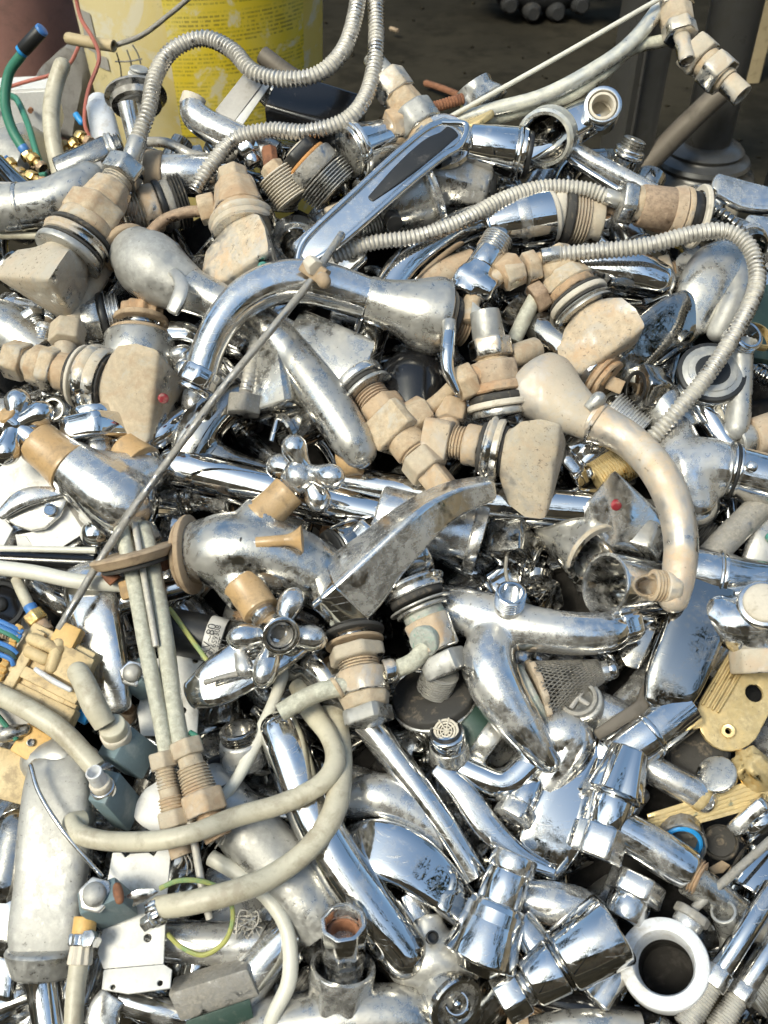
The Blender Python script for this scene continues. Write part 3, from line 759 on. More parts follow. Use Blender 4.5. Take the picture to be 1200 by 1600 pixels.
for dz in (-.02, .015, .05, .085): T.add('bar', wbox(q + np.array([.045, 0, dz]), .11, .005, .005), 'black')
for dx in (.04, .085): T.add('bar', wbox(q + np.array([dx, .002, .05]), .005, .005, .2), 'black')
T.add('panel', wbox(q + np.array([.06, .02, .05]), .13, .006, .2), 'film_grey'); T.done()
T = Thing('rusty_stick', 'thin rusty stick lying on dark soil behind the heap', 'stick')
T.tube('rusty_stick', [G(665, 130, .005), G(690, 138, .008), G(720, 150, .005)], 5, 'rust', n=8); T.done()
T = Thing('straw', 'pale scrap lying on the dark soil', 'scrap')
T.tube('straw', [G(610, 44, .004), G(622, 48, .004)], 3, 'washer_tan', n=6); T.done()

# what the chrome mirrors: the yard's walls, outside the frame
for lab, c, s, m in (('dark board wall of the yard beyond the soil, mirrored in the chrome', (0, 5.2, 1.0), (13, .2, 2.0), 'yard_dark'),
                     ('orange brown yard building behind the camera, mirrored in the chrome', (0, -4.8, 1.9), (15, .3, 3.8), 'yard_wall'),
                     ('sand-coloured wall of the yard at left, mirrored in the chrome', (-4.6, -.6, .95), (.2, 11, 1.9), 'yard_sand'),
                     ('sand-coloured wall of the yard at right, mirrored in the chrome', (4.8, -.6, .95), (.2, 11, 1.9), 'yard_sand')):
    T = Thing('yard_wall', lab, 'wall', 'walls of the yard')
    T.add('panel', wbox(np.array(c, float), *s, bev=.02), m)
    L_ = 0 if s[0] > s[1] else 1
    for k in range(7):
        o = np.zeros(3); o[L_] = (k - 3) * max(s) / 7; o[1 - L_] = -.14 * np.sign(c[1 - L_])
        T.add('post', wbox(np.array(c, float) + o, .14, .14, s[2] * 1.03, bev=.01), m)
    T.done()

# trees of the yard, also only mirrored
def crown(c, R, seed, n=1500):
    r = np.random.RandomState(seed); V, F = [], []
    cl = [(r.normal(size=3) * np.array([.55, .55, .42]) * R, r.uniform(.35, .6) * R) for _ in range(13)]
    for k in range(n):
        cc, cr = cl[r.randint(len(cl))]
        p = c + cc + unit(r.normal(size=3)) * cr * r.uniform(.55, 1.0)
        x = unit(r.normal(size=3)); y = unit(np.cross(x, r.normal(size=3))); s = r.uniform(.05, .11)
        o = len(V); V += [p - x * s, p + y * s * .45, p + x * s, p - y * s * .45]; F.append((o, o + 1, o + 2, o + 3))
    return np.array(V), F
for lab, az, dist, hh, R, sd_ in (('dark tree behind the camera, mirrored in the chrome', 184, 4.2, 3.6, 1.25, 1), ('dark tree behind and to the right, mirrored in the chrome', 128, 4.0, 3.0, 1.15, 2),
                                 ('dark tree at left, mirrored in the chrome', 288, 3.9, 3.2, 1.1, 3), ('dark tree beyond on the right, mirrored in the chrome', 58, 4.3, 3.3, 1.2, 4)):
    x_, y_ = math.sin(rad(az)) * dist, .5 + math.cos(rad(az)) * dist
    T = Thing('yard_tree', lab, 'tree', 'trees of the yard')
    T.add('trunk', vlathe(x_, y_, [(-.03, .14), (.2, .11), (1.2, .09), (hh, .04)], 16), 'bark')
    T.add('crown', crown(np.array([x_, y_, hh]), R, sd_), 'leaf_dark'); T.done()

# ------------------------------------------------------------------ upper heap: hoses, valves, long lever
def bend_hose(name, label, pts, r, mat, short, uv, pitch=7.4, depth=.22, ends=()):
    T = Thing('flexible_hose', label, 'hose', 'corrugated metal hoses', short=short, uv=uv)
    T.add('hose', sweep(pts, r, n=20, sub=10, ribs=(pitch, depth)), mat, sharp=60)
    for A, B, spec in ends: T.stack(A, B, spec)
    return T.done()

bend_hose('h', 'corrugated metal hose looping up out of frame from the left valve',
    [(214, 222, 92), (232, 170, 105), (243, 118, 112), (270, 78, 115), (318, 60, 118), (362, 78, 118), (396, 112, 118), (448, 124, 120), (500, 114, 124), (538, 76, 130), (556, 20, 136), (563, -40, 140), (574, -66, 138), (584, -30, 130), (588, 30, 122), (586, 95, 112), (572, 150, 104), (540, 188, 98), (480, 206, 92), (420, 204, 84), (368, 218, 74), (330, 258, 64), (304, 300, 50)],
    13.5, 'hose_metal', 'looping hose', (330, 70), ends=[((200, 262, 80), (216, 218, 92), 'sleeve 0 1 15 c chrome_dull; ferrule .8 1.05 14 c hose_metal')])
bend_hose('h', 'corrugated beige hose running from clamp to the upper right valve',
    [(520, 402, 70), (580, 380, 82), (650, 370, 84), (720, 346, 84), (785, 312, 80), (850, 293, 74), (915, 296, 70), (950, 308, 66)], 13, 'hose_metal', 'upper beige hose', (720, 345),
    ends=[((944, 306, 66), (968, 314, 64), 'ferrule 0 1 13 c chrome_dull')])
bend_hose('h', 'long corrugated hose bending down the right side of the heap',
    [(872, 398, 96), (940, 392, 104), (1010, 384, 112), (1080, 366, 118), (1135, 362, 118), (1172, 388, 118), (1183, 440, 114), (1160, 500, 108), (1110, 580, 96), (1060, 640, 80), (1014, 690, 50)], 14, 'hose_metal', 'long right hose', (1120, 560),
    ends=[((846, 402, 92), (876, 397, 96), 'ferrule 0 1 13.5 c chrome_dull')])
bend_hose('h', 'shiny dark corrugated hose behind the upper right valve',
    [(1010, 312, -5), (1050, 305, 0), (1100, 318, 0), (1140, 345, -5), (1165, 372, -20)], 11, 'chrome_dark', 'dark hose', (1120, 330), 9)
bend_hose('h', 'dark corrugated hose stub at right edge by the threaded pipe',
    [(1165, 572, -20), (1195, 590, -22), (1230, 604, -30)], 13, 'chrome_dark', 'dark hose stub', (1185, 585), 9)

def valve(label, A, B, spec, side=(), mat='muddy', name='angle_valve', cat='valve', group='angle valves in the heap', short=None, extra=None, knob_dot=None):
    T = Thing(name, label, cat, group, short=short, uv=((A[0] + B[0]) / 2, (A[1] + B[1]) / 2), mat=mat)
    T.stack(A, B, spec)
    for s in side:
        if len(s) == 3: T.stack(*s)
        else: T.tube(s[0], s[1], s[2], s[3], **(s[4] if len(s) > 4 else {}))
    if knob_dot:
        (a, b, m, r) = knob_dot
        T.stack(a, b, f'marker 0 1 {r} c {m}', parent=max(i for i, p in enumerate(T.parts) if p[0] == 'knob'))
    return T.done()

valve('mud-caked angle valve with pale faceted knob below the looping hose', (201, 256, 84), (62, 466, 84),
    'nut 0 .12 29 h chrome_dull; neck .1 .2 25 r muddy_chrome; body .18 .36 31>38 o; hex_body .33 .47 44 h; collar .45 .53 47 c; washer .54 .565 52 c rubber; flange .57 .64 56 p muddy_chrome; washer .645 .66 53 c rubber; flange .665 .71 55 c limescale; knob .70 1 50>52 t1.0 muddy_knob',
    [((172, 316, 60), (214, 330, 40), 'outlet 0 .6 17 c; thread .6 1 13 r rusty_brass')], short='left faceted valve')
valve('tan angle valve with pale knob bearing a green sticker', (362, 268, 62), (398, 440, 58),
    'hex_cap 0 .16 22 h; body .12 .38 30>40 o; collar .36 .44 40 c; flange .42 .56 53 p muddy_chrome; knob .5 1 42>46 t1.2 muddy_knob',
    [((352, 320, 55), (312, 330, 52), 'neck 0 .5 14 c; nut .35 1.0 21 h'), ('outlet_pipe', [(318, 330, 52), (290, 332, 52), (255, 345, 48), (228, 372, 40), (208, 398, 30)], 9, 'copper_rust'),
     ((362, 302, 45), (395, 290, 40), 'side_port 0 1 20 c')], short='green-dotted valve', knob_dot=((411, 417, 104), (412, 419, 110), 'teal_sticker', 9))
valve('mud-caked angle valve with red dotted triangular knob at left', (14, 560, 36), (264, 622, 62),
    'nut 0 .12 28 h; neck .1 .2 22 c; body .16 .26 31 o; hex_body .24 .33 34 h; body .31 .43 31 c; washer .43 .45 46 c rubber; washer .455 .475 50 c washer_pale; flange .48 .63 56 p muddy_chrome; washer .62 .645 46 c rubber; knob .63 1 50>54 t1.3 muddy',
    [((98, 575, 50), (108, 508, 42), 'neck 0 .5 18 c; nut .55 1 25 h'), ('outlet_pipe', [(108, 515, 42), (128, 478, 38), (150, 440, 34), (172, 402, 24)], 15, 'muddy')], short='red-dotted valve', knob_dot=((254, 622, 100), (256, 623, 106), 'red', 8))
valve('tan angle valve with dented pale knob right of centre', (664, 682, 60), (876, 722, 92),
    'hex_body 0 .2 31 q muddy_chrome; neck .18 .34 27 r; body .3 .42 33 c; washer .42 .45 40 c rubber; flange .45 .58 52 p muddy_chrome; washer .575 .6 40 c rubber; knob .58 1 50>55 t1.7 muddy_knob',
    [((696, 690, 60), (708, 632, 50), 'neck 0 .5 18 c; nut .5 1 23 h')], short='centre-right knob valve')
valve('mud-caked angle valve with square-cut tan knob at upper right', (858, 400, 66), (964, 560, 50),
    'hex_body 0 .2 32 h; body .18 .32 34>40 o; collar .3 .38 40 c rusty_brass; washer .39 .415 46 c rubber; flange .42 .47 49 c washer_pale; washer .475 .49 46 c rubber; flange .495 .56 51 p limescale; knob .55 1 44>47 t1.3 muddy_knob',
    [((852, 412, 70), (786, 432, 72), 'neck 0 .4 20 c; nut .2 .5 24 h; coupling .55 1 20>24 o'), ((872, 448, 60), (832, 470, 52), 'neck 0 .5 15 c; nut .5 1 22 h copper_rust'),
     ('outlet_pipe', [(836, 466, 52), (822, 492, 50), (802, 534, 40)], 12, 'copper_old')], short='square-knob valve')
valve('rust-stained valve with torn sleeve standing upright near centre', (757, 486, 108), (783, 652, 52),
    'torn_sleeve 0 .3 23>26 U limescale; nut .26 .44 30 h muddy_chrome; neck .42 .52 27 r; body .48 .70 36>38 o rusty_brass; collar .68 .78 42>46 c rusty_brass; washer .79 .86 46 c rubber; ring .86 .92 51 W washer_pale; base .92 1 44 c chrome_dull',
    [((764, 582, 84), (712, 604, 82), 'neck 0 .5 19 c rusty_brass; nut .45 1 26 h'), ((795, 560, 70), (838, 545, 50), 'side_port 0 1 19 c'),
     ('inlet_pipe', [(734, 505, 70), (738, 470, 70), (768, 440, 72), (800, 420, 72)], 14, 'muddy'), ((772, 438, 72), (808, 414, 72), 'nut .2 1 22 h')], short='upright rusty valve')
# torn tongues of the ripped sleeve
T = Thing('metal_tongue', 'bent sharp sleeve shreds on top of the upright rusty valve', 'scrap')
T.add('tongue', plate([(738, 470, 112), (752, 482, 112), (742, 512, 112), (736, 490, 110)], 2), 'limescale')
T.add('tongue', plate([(760, 484, 118), (778, 480, 116), (780, 512, 110), (764, 516, 116)], 2), 'limescale'); T.done()
valve('brown angle valve body without knob lying below centre arch', (556, 592, 46), (694, 764, 62),
    'ring 0 .07 44 c chrome_used; +gap .07 .1 38 c rubber; lock_ring .12 .15 46 c limescale; thread .15 .26 29 r rusty_brass; collar .25 .36 34 h; body .35 .56 37 q muddy; neck .55 .68 30 c; thread .66 .73 27 r; nut .71 .86 30 h; tail .85 1.04 20 q',
    [((614, 672, 62), (666, 640, 60), 'neck 0 .5 18 c; nut .4 1 24 h muddy'), ('outlet_pipe', [(664, 642, 60), (690, 622, 58), (712, 600, 60)], 12, 'muddy')], short='knobless brown valve')
valve('brown angle valve with pale ring at the end of upper hose', (966, 314, 66), (1108, 342, 40),
    'nut 0 .16 31 h chrome_dull; neck .12 .25 29 c; body .22 .58 32>36 c copper_rust; collar .55 .68 38>42 c rusty_brass; washer .67 .74 41 c muddy; gap .72 .86 37 c black; ring .84 .9 49 W washer_pale',
    [('outlet_pipe', [(975, 330, 40), (930, 326, 30), (905, 322, 20)], 9, 'copper_rust')], short='ringed brown valve')
valve('pale angle valve with torn sleeve standing above the heap', (580, 88, 100), (668, 212, 62),
    'torn_sleeve 0 .3 15>19 U limescale; nut .26 .5 27 h muddy_chrome; body .48 .74 24>28 o; hex_body .68 .92 34 o limescale; base .9 1.1 30 c muddy',
    [((640, 190, 66), (608, 200, 70), 'side_port 0 1 24 h muddy')], short='top valve', mat='muddy')

# pair of end valves on bent pipes, top right
T = Thing('tap_connector', 'pale pipes with two tan nut fittings reaching into the upper right', 'pipe', short='upper right fittings', uv=(1090, 90), mat='pipe_pale')
T.tube('pipe', [(690, 196, 46), (770, 172, 58), (850, 150, 72), (930, 108, 92), (985, 68, 108), (1030, 12, 122), (1040, -20, 126)], 12, 'pipe_pale')
T.tube('pipe', [(715, 200, 36), (800, 178, 46), (880, 154, 60), (940, 118, 78), (985, 78, 92), (1045, 62, 98)], 10, 'copper_old')
T.stack((1046, -12, 124), (1074, 96, 112), 'nut 0 .28 28 h muddy_chrome; body .26 .5 26>24 o muddy; nut .48 .66 24 h muddy_chrome; tail .64 1 14>13 u muddy_chrome')
T.stack((1076, 72, 98), (1160, 150, 92), 'nut .05 .3 29 h muddy_chrome; ring .3 .42 24 c muddy; nut .4 .66 29 h muddy_chrome; ring .62 .72 20 c muddy; tail .72 1 18 u muddy_chrome')
T.done()
T = Thing('metal_rod', 'thin pale rod running up to the upper right fittings', 'rod', short='thin pale rod', uv=(860, 95))
T.tube('metal_rod', [(690, 190, 62), (860, 96, 110), (1034, -4, 150)], 4, 'hose_white', n=10); T.done()

# the long lever and its mixer head
T = Thing('lever_tap', 'long chrome lever handle with round cap joint near the top', 'lever', short='long chrome lever', uv=(580, 300), mat='chrome')
T.tube('lever', [(706, 208, 104, 29), (676, 224, 108, 31), (620, 272, 106, 30), (560, 326, 102, 29), (505, 374, 96, 28), (474, 398, 90, 25)], None, 'chrome', n=32, cap='rr', sec=(.42, 4))
rimp = []
cl = [(704, 210, 117, 23), (676, 226, 121, 25), (620, 272, 119, 24), (560, 326, 115, 23), (505, 374, 109, 21), (480, 396, 103, 15)]
for q in cl: rimp.append((q[0] - .64 * q[3], q[1] - .77 * q[3], q[2]))
rimp.append((466, 412, 98))
for q in reversed(cl): rimp.append((q[0] + .64 * q[3], q[1] + .77 * q[3], q[2]))
rimp += [(728, 196, 116), rimp[0]]
T.add('lever_rim', sweep(rimp, 5.5, n=12, sub=6), 'chrome', 0)
T.add('lever_hollow_dark', sweep([(706, 206, 118, 13), (670, 232, 122, 17), (625, 270, 121, 14), (580, 310, 117, 6)], None, n=20, cap='rr', sec=(.14, 2.2)), 'black', 0)  # black strip: the dark of the lever's grimy hollow put into colour
T.stack((694, 218, 88), (690, 240, 44), 'hub 0 1 47>40 d chrome_used')
T.stack((700, 250, 76), (684, 256, 92), 'screw_hole .0 1 8 u black', parent=2)
T.stack((706, 222, 72), (832, 244, 62), 'neck 0 .25 27>25 c chrome_used; barrel .2 .78 32>40 c chrome; rim .76 .9 43>42 p chrome; cap .9 .97 36 c black; +cap_bar .96 .985 6 c bamboo')
T.done()
T = Thing('flange_ring', 'pale open ring coloured with a cream reflection beside the long lever cap', 'ring', short='open cup ring', uv=(855, 215))
T.stack((860, 210, 48), (850, 218, 78), 'rim 0 1 45 W pipe_pale; cup -1.2 .8 37 v chrome_dark'); T.done()  # cream reflection put into the rim's pale colour
T = Thing('wall_bracket', 'flat chrome arm with bored socket end near the top right', 'bracket', short='chrome socket arm', uv=(910, 190), mat='chrome')
T.tube('arm', [(800, 250, 20, 30), (860, 215, 34, 30), (905, 190, 44, 29), (935, 174, 48, 26)], None, 'chrome', cap='fr', sec=(.7, 4))
T.stack((936, 184, 30), (942, 164, 92), 'socket 0 1 29 u chrome; insert .4 .96 21 u washer_pale'); T.done()
T = Thing('chrome_tube', 'thin chrome tube with open end under the socket arm', 'tube', short='open chrome tube', uv=(950, 260))
T.tube('chrome_tube', [(880, 228, 14), (930, 256, 10), (985, 285, 4), (1020, 303, 0)], 16, 'chrome_used', cap='fo'); T.done()
T = Thing('chrome_tube', 'narrow chrome tube lying along the open chrome tube', 'tube')
T.tube('chrome_tube', [(890, 250, 24), (940, 282, 24), (1000, 318, 20)], 6, 'chrome', cap='ff'); T.done()
T = Thing('shower_cup', 'chrome cup with scratched round face below the top valve', 'cup', short='scratched cup', uv=(560, 230), mat='chrome')
T.stack((546, 238, 66), (650, 200, 40), 'rim 0 .14 46 p chrome; body .12 1 40>26 B chrome; face -.02 .02 39 c chrome_dull'); T.done()
T = Thing('pop_up_plug', 'black hex cap with orange gasket on a ribbed body', 'plug', short='black hex cap', uv=(480, 250), mat='steel_grey')
T.stack((462, 234, 74), (525, 300, 34), 'hex_cap 0 .22 31 h black; +disc -.04 .0 18 u washer_pale; gasket .22 .28 37 c orange_gasket; body .28 .6 43 c steel_grey; body .62 1 46>42 r chrome_dull'); T.done()
T = Thing('threaded_sleeve', 'wide threaded sleeve with rust-red bolt left of black hex cap', 'sleeve', short='rust-red bolt sleeve', uv=(430, 270), mat='limescale')
T.stack((432, 268, 50), (462, 312, 24), 'sleeve 0 1 34 R washer_pale')
T.stack((420, 232, 66), (424, 262, 60), 'bolt 0 1 11 h rust')
T.stack((422, 258, 60), (440, 284, 50), 'nut 0 1 17 h muddy'); T.done()
T = Thing('hex_nut', 'clean white chrome hex piece left of the rust-red bolt', 'nut', short='white hex piece', uv=(388, 235))
T.stack((380, 222, 60), (396, 252, 46), 'nut 0 .7 18 h chrome; tail .65 1.2 14 c chrome_used'); T.done()
T = Thing('waste_fitting', 'broad dusty chrome waste body behind the long lever', 'waste fitting', short='broad waste body', uv=(610, 320), mat='chrome_dull')
T.stack((520, 362, 10), (672, 296, 30), 'tail 0 .25 38 c muddy_chrome; thread .22 .46 46 r chrome_dull; body .44 .92 52>60 c chrome_dull; rim .9 1.02 66 p chrome_used')
T.stack((612, 340, 70), (617, 350, 84), 'slot 0 1 13 c black', parent=2); T.done()
T = Thing('plastic_cup', 'dark grey tapered cup under the lever joint', 'cup', short='dark tapered cup', uv=(725, 290))
T.stack((676, 278, 10), (768, 300, 20), 'shell 0 1 62>34 o steel_grey; band .0 .08 64 o bamboo'); T.done()
T = Thing('spout_end', 'dusty chrome elbow spout with open mouth against yellow bucket', 'spout', short='elbow spout', uv=(320, 180), mat='chrome_used')
T.tube('spout', [(300, 158, 60, 18), (304, 178, 58, 22), (325, 196, 52, 24), (370, 218, 44, 25), (430, 246, 30, 25)], None, 'chrome_used', cap='of')
T.stack((298, 168, 58), (304, 150, 66), 'mouth 0 1 19 u washer_pale'); T.done()
T = Thing('sheet_bracket', 'folded pale sheet metal strip in front of bucket', 'strip', short='folded strip', uv=(370, 140))
T.add('strip', plate([(336, 172, 60), (392, 100, 76), (424, 112, 76), (362, 194, 60)], 4), 'film_grey')
T.add('edge', plate([(362, 194, 58), (424, 112, 74), (430, 122, 66), (372, 206, 52)], 3), 'plate_white'); T.done()
T = Thing('square_tube', 'dark square-cut chrome tube lying below the looping hose', 'tube', short='dark square tube', uv=(490, 150))
T.tube('tube', [(430, 160, 24, 40), (490, 178, 20, 40), (560, 200, 10, 40)], None, 'black_gloss', sec=(.8, 8), cap='ff', n=28)
T.tube('rail', [(410, 86, 54), (460, 122, 42), (545, 172, 28)], 14, 'post_bar', cap='ff'); T.done()
T = Thing('chrome_neck', 'dented dark chrome neck behind the looping hose', 'pipe')
T.tube('chrome_neck', [(400, 125, 40, 20), (430, 150, 34, 24), (450, 170, 26, 24)], None, 'chrome_dark', cap='ff'); T.done()
T = Thing('rusty_bolt', 'rusty threaded bolt right of the top valve', 'bolt', short='rusty bolt', uv=(695, 165))
T.stack((664, 172, 56), (724, 154, 58), 'rusty_bolt 0 1 9 r rust'); T.done()
T = Thing('crumpled_cup', 'crumpled pale chrome cap beyond the rusty bolt', 'cap', short='crumpled cap', uv=(745, 145))
T.stack((760, 170, 20), (738, 132, 40), 'crumpled_cup 0 1 42>30 s chrome_dull'); T.done()
T = Thing('gold_cover', 'yellowish flat cap edge behind the long lever joint', 'cap')
T.stack((742, 196, 50), (738, 186, 58), 'gold_cover 0 1 34 c gold'); T.done()
T = Thing('pipe_stub', 'thin bent steel pipe behind the left valve', 'pipe')
T.tube('pipe_stub', [(225, 222, 30), (262, 224, 34), (300, 242, 34), (345, 248, 30), (380, 240, 30)], 8, 'steel_grey'); T.done()
T = Thing('lever_tap', 'grimy chrome tap body behind the left valve', 'tap', short='grimy tap body', uv=(280, 270), mat='chrome_dull')
T.stack((228, 272, 20), (340, 276, 10), 'body 0 1 30>34 c chrome_used; ring 0 .25 36 c washer_tan'); T.done()
T = Thing('cartridge', 'ribbed grey cartridge right of the left valve body', 'cartridge', short='ribbed cartridge', uv=(245, 320), mat='steel_grey')
T.stack((196, 338, 20), (290, 312, 10), 'thread 0 .3 34 r muddy; body .28 .55 38 c muddy; ring .55 .65 41 c black; body .65 .8 38 c steel_grey; ring .8 1 42 r rubber'); T.done()

# pale big pipe at the left edge
T = Thing('overflow_pipe', 'broad dull white chrome pipe entering from left edge', 'pipe', short='broad pale pipe', uv=(70, 310), mat='limescale')
T.tube('pipe', [(-40, 328, 46, 37), (0, 326, 48, 37), (32, 324, 50, 37), (80, 316, 52, 37), (120, 296, 54, 35), (140, 278, 54, 26)], None, 'limescale', cap='fr')
T.stack((28, 324, 50), (36, 323, 50), 'seam 0 1 38 c chrome_dull', parent=0); T.done()
for lab, pts, r, m in (('thin grey rod lying above the broad pale pipe', [(-20, 290, 60), (40, 293, 64), (75, 300, 64)], 7, 'film_grey'), ('beige rod lying below the broad pale pipe', [(-20, 368, 20), (62, 368, 24)], 6, 'hose_cream'), ('grey tube between beige tube and broad pale pipe', [(60, 296, 40), (110, 276, 40), (160, 262, 34)], 10, 'film_grey')):
    T = Thing('metal_rod', lab, 'rod'); T.tube('metal_rod', pts, r, m, n=12); T.done()

# spouts of the centre
T = Thing('bath_spout', 'worn chrome spout with dented bell base and small tab', 'spout', 'curved spouts in the heap', short='dented bell spout', uv=(400, 520), mat='chrome_dull')
T.tube('pipe', [(292, 452, 66, 37), (325, 466, 66, 33), (370, 488, 64, 31), (420, 518, 62, 31), (470, 574, 62, 34), (515, 634, 64, 36), (548, 686, 62, 34), (562, 708, 58, 28)], None, 'chrome_dull', n=30, cap='fr')
T.tube('bell', [(214, 398, 58, 44), (228, 410, 62, 53), (248, 426, 66, 53), (270, 440, 66, 46), (296, 454, 66, 37)], None, 'limescale', n=30, cap='rf')
T.tube('tab', [(270, 424, 112, 8), (278, 432, 122, 9), (284, 448, 124, 11), (279, 468, 122, 12), (270, 486, 116, 11)], None, 'chrome_dull', sec=(.5, 3), cap='rr', n=16)
T.stack((200, 392, 56), (188, 378, 50), 'washer 0 .5 42 c washer_tan; thread .4 1.4 30 r rusty_brass')
T.stack((560, 716, 46), (532, 724, 34), 'aerator 0 1 26>22 c collar_tan')
T.done()
T = Thing('arched_spout', 'chrome spout arching over the dented one, flared base at right', 'spout', 'curved spouts in the heap', short='arched chrome spout', uv=(480, 450), mat='chrome_used')
T.tube('pipe', [(578, 468, 84, 34), (530, 452, 96, 35), (480, 440, 108, 35), (428, 444, 118, 34), (382, 466, 122, 31), (346, 504, 120, 28), (324, 548, 110, 26), (312, 590, 98, 26)], None, 'chrome_used', n=30)
T.tube('flared_base', [(574, 466, 84, 35), (600, 474, 82, 38), (628, 482, 78, 46), (656, 490, 72, 57), (676, 495, 66, 63), (688, 498, 62, 62)], None, 'chrome_dull', n=34, cap='ff')
T.stack((572, 466, 84), (583, 470, 82), 'seam_ring 0 1 36.5 p chrome_used')
T.stack((318, 576, 102), (300, 612, 92), 'tip 0 .75 29>30 o chrome; +tip_ring .78 1 27 c chrome')
T.stack((680, 497, 56), (712, 508, 42), 'washer 0 .3 54 c rubber; washer .32 .5 50 c washer_tan; washer .55 .8 44 c rubber; thread .8 1.5 30 r rusty_brass')
T.done()
T = Thing('bath_spout', 'tan mud-coated spout curving down the right side', 'spout', 'curved spouts in the heap', short='tan curved spout', uv=(980, 700), mat='muddy_chrome')
T.tube('pipe', [(925, 657, 86, 33), (950, 669, 91, 30), (985, 690, 98, 28), (1024, 730, 104, 28), (1052, 784, 106, 28), (1064, 846, 102, 27), (1060, 900, 92, 26), (1052, 936, 82, 24)], None, 'muddy_spout', n=30, cap='fr')
T.tube('bell', [(838, 598, 64, 58), (846, 604, 68, 60), (858, 613, 74, 56), (876, 627, 80, 48), (896, 641, 84, 41), (916, 653, 86, 35), (936, 662, 88, 32)], None, 'muddy_spout', n=34, cap='sf', sec=(.8, 2))
T.stack((929, 658, 88), (936, 662, 89), 'seam_ring 0 1 34 c muddy_chrome')
T.stack((918, 640, 112), (944, 615, 122), 'tab 0 1 9>12 d limescale')
T.stack((1056, 918, 88), (1018, 914, 96), 'collar 0 .55 27 c muddy_chrome; mouth .5 1 25 R muddy')
T.done()

# rod with clamp
T = Thing('lift_rod', 'long bent steel rod lying diagonally across the heap', 'rod', short='long steel rod', uv=(300, 680), mat='steel_grey')
T.tube('rod', [(534, 366, 120), (505, 410, 142), (492, 432, 150), (420, 520, 148), (350, 604, 138), (290, 684, 124), (230, 765, 110), (160, 870, 100), (92, 984, 92)], 6.2, 'steel_grey', n=12)
T.stack((476, 412, 154), (516, 440, 150), 'clamp 0 .8 13 q washer_tan'); T.stack((498, 420, 150), (508, 444, 166), 'screw 0 .6 8 c steel_grey; screw_head .6 1.1 11 d washer_tan')
T.stack((484, 410, 160), (494, 420, 168), 'nut 0 1 12 h washer_pale')
T.done()

# ------------------------------------------------------------------ cast bodies: overlapping sweeps melted into one skin
def fuse(*ms, vox=.0016, it=6):
    V, F = join(*ms)
    me = bpy.data.meshes.new('tmp'); me.from_pydata(V.tolist(), [], F); me.update()
    o = bpy.data.objects.new('tmp', me); COL.objects.link(o)
    m = o.modifiers.new('r', 'REMESH'); m.mode = 'VOXEL'; m.voxel_size = vox
    s = o.modifiers.new('s', 'SMOOTH'); s.factor = .6; s.iterations = it
    dg = bpy.context.evaluated_depsgraph_get(); dg.update()
    ev = o.evaluated_get(dg); em = ev.to_mesh()
    n = len(em.vertices); co = np.empty(n * 3); em.vertices.foreach_get('co', co)
    F2 = [tuple(p.vertices) for p in em.polygons]
    ev.to_mesh_clear(); bpy.data.objects.remove(o); bpy.data.meshes.remove(me)
    return co.reshape(-1, 3), F2
FUS = dict(sharp=75)

def cross_handle(T, c, stem, lobes, r=24, boss=28, mat='chrome_used', axis=None):
    """hub on a stem with egg-shaped lobes; lobes: (u,v,h) tips"""
    i = T.add('hub', piece(stem, axis or c, 0, 1, boss * .8, boss, 'c'), mat)
    cc = c
    for l in lobes: T.stack(cc, l, f'lobe .12 1 {r} e {mat}')
    return i

# left two-handled tap
T = Thing('basin_tap', 'chrome tap with tan collar and four-lobed handle at the left edge', 'tap', 'cross-handled taps', short='left cross-handled tap', uv=(120, 720), mat='chrome_used')
T.add('body', fuse(sweep([(92, 716, 70, 38), (130, 742, 68, 46), (170, 772, 64, 54), (196, 792, 56, 56)], None, cap='fr', n=24), sweep([(150, 742, 58, 40), (200, 742, 50, 36), (232, 738, 40, 30)], None, cap='fr', n=24), sweep([(170, 770, 60, 48), (160, 800, 40, 40), (150, 820, 30, 30)], None, n=24)), 'chrome_used', **FUS)
T.stack((58, 690, 74), (112, 732, 72), 'collar 0 1 35>42 g collar_tan')
T.stack((24, 664, 84), (66, 698, 76), 'stem .2 1 20 c chrome; hub -.1 .38 27>24 d chrome')
for l in ((30, 612, 100), (80, 640, 96), (6, 722, 92), (-30, 672, 84)): T.stack((24, 664, 90), l, 'lobe .12 1.08 21 e chrome')
T.stack((20, 658, 90), (8, 645, 106), 'end_cap 0 1 16 c collar_tan')
T.stack((196, 700, 40), (222, 726, 46), 'collar 0 1 30>34 g collar_tan')
T.stack((205, 800, 52), (222, 832, 46), 'base_ring 0 .3 48>44 c washer_tan; tail .2 1.6 24 c chrome_dull')
T.done()
T = Thing('tap_cross', 'dark chrome lobed handle under tip of the arched spout', 'handle', short='dark lobed handle', uv=(285, 600), mat='chrome_used')
T.stack((288, 572, 20), (280, 540, 28), 'lobe -.2 1 22 e'); T.stack((290, 590, 20), (296, 560, 30), 'hub 0 1 20 d'); T.stack((298, 600, 24), (306, 650, 30), 'lobe 0 1 20 e'); T.stack((296, 600, 18), (322, 640, 10), 'lobe 0 1 20 e')
T.done()
T = Thing('tap_lever', 'shiny chrome stub handle right of the tan collar', 'handle', short='chrome stub handle', uv=(240, 690), mat='chrome')
T.tube('arm', [(190, 700, 20, 20), (230, 690, 26, 22), (262, 672, 26, 22), (290, 650, 14, 20)], None, 'chrome', cap='rr'); T.stack((216, 706, 40), (252, 752, 36), 'barrel 0 1 24 d chrome'); T.done()
T = Thing('hex_coupling', 'large clean chrome hex nut below the red-dotted valve', 'nut', short='large clean hex nut', uv=(150, 670), mat='chrome')
T.stack((148, 640, 46), (154, 700, 34), 'top_ring 0 .28 40 c chrome; nut .26 .9 54 h chrome; tail .85 1.4 26 c chrome_used'); T.done()
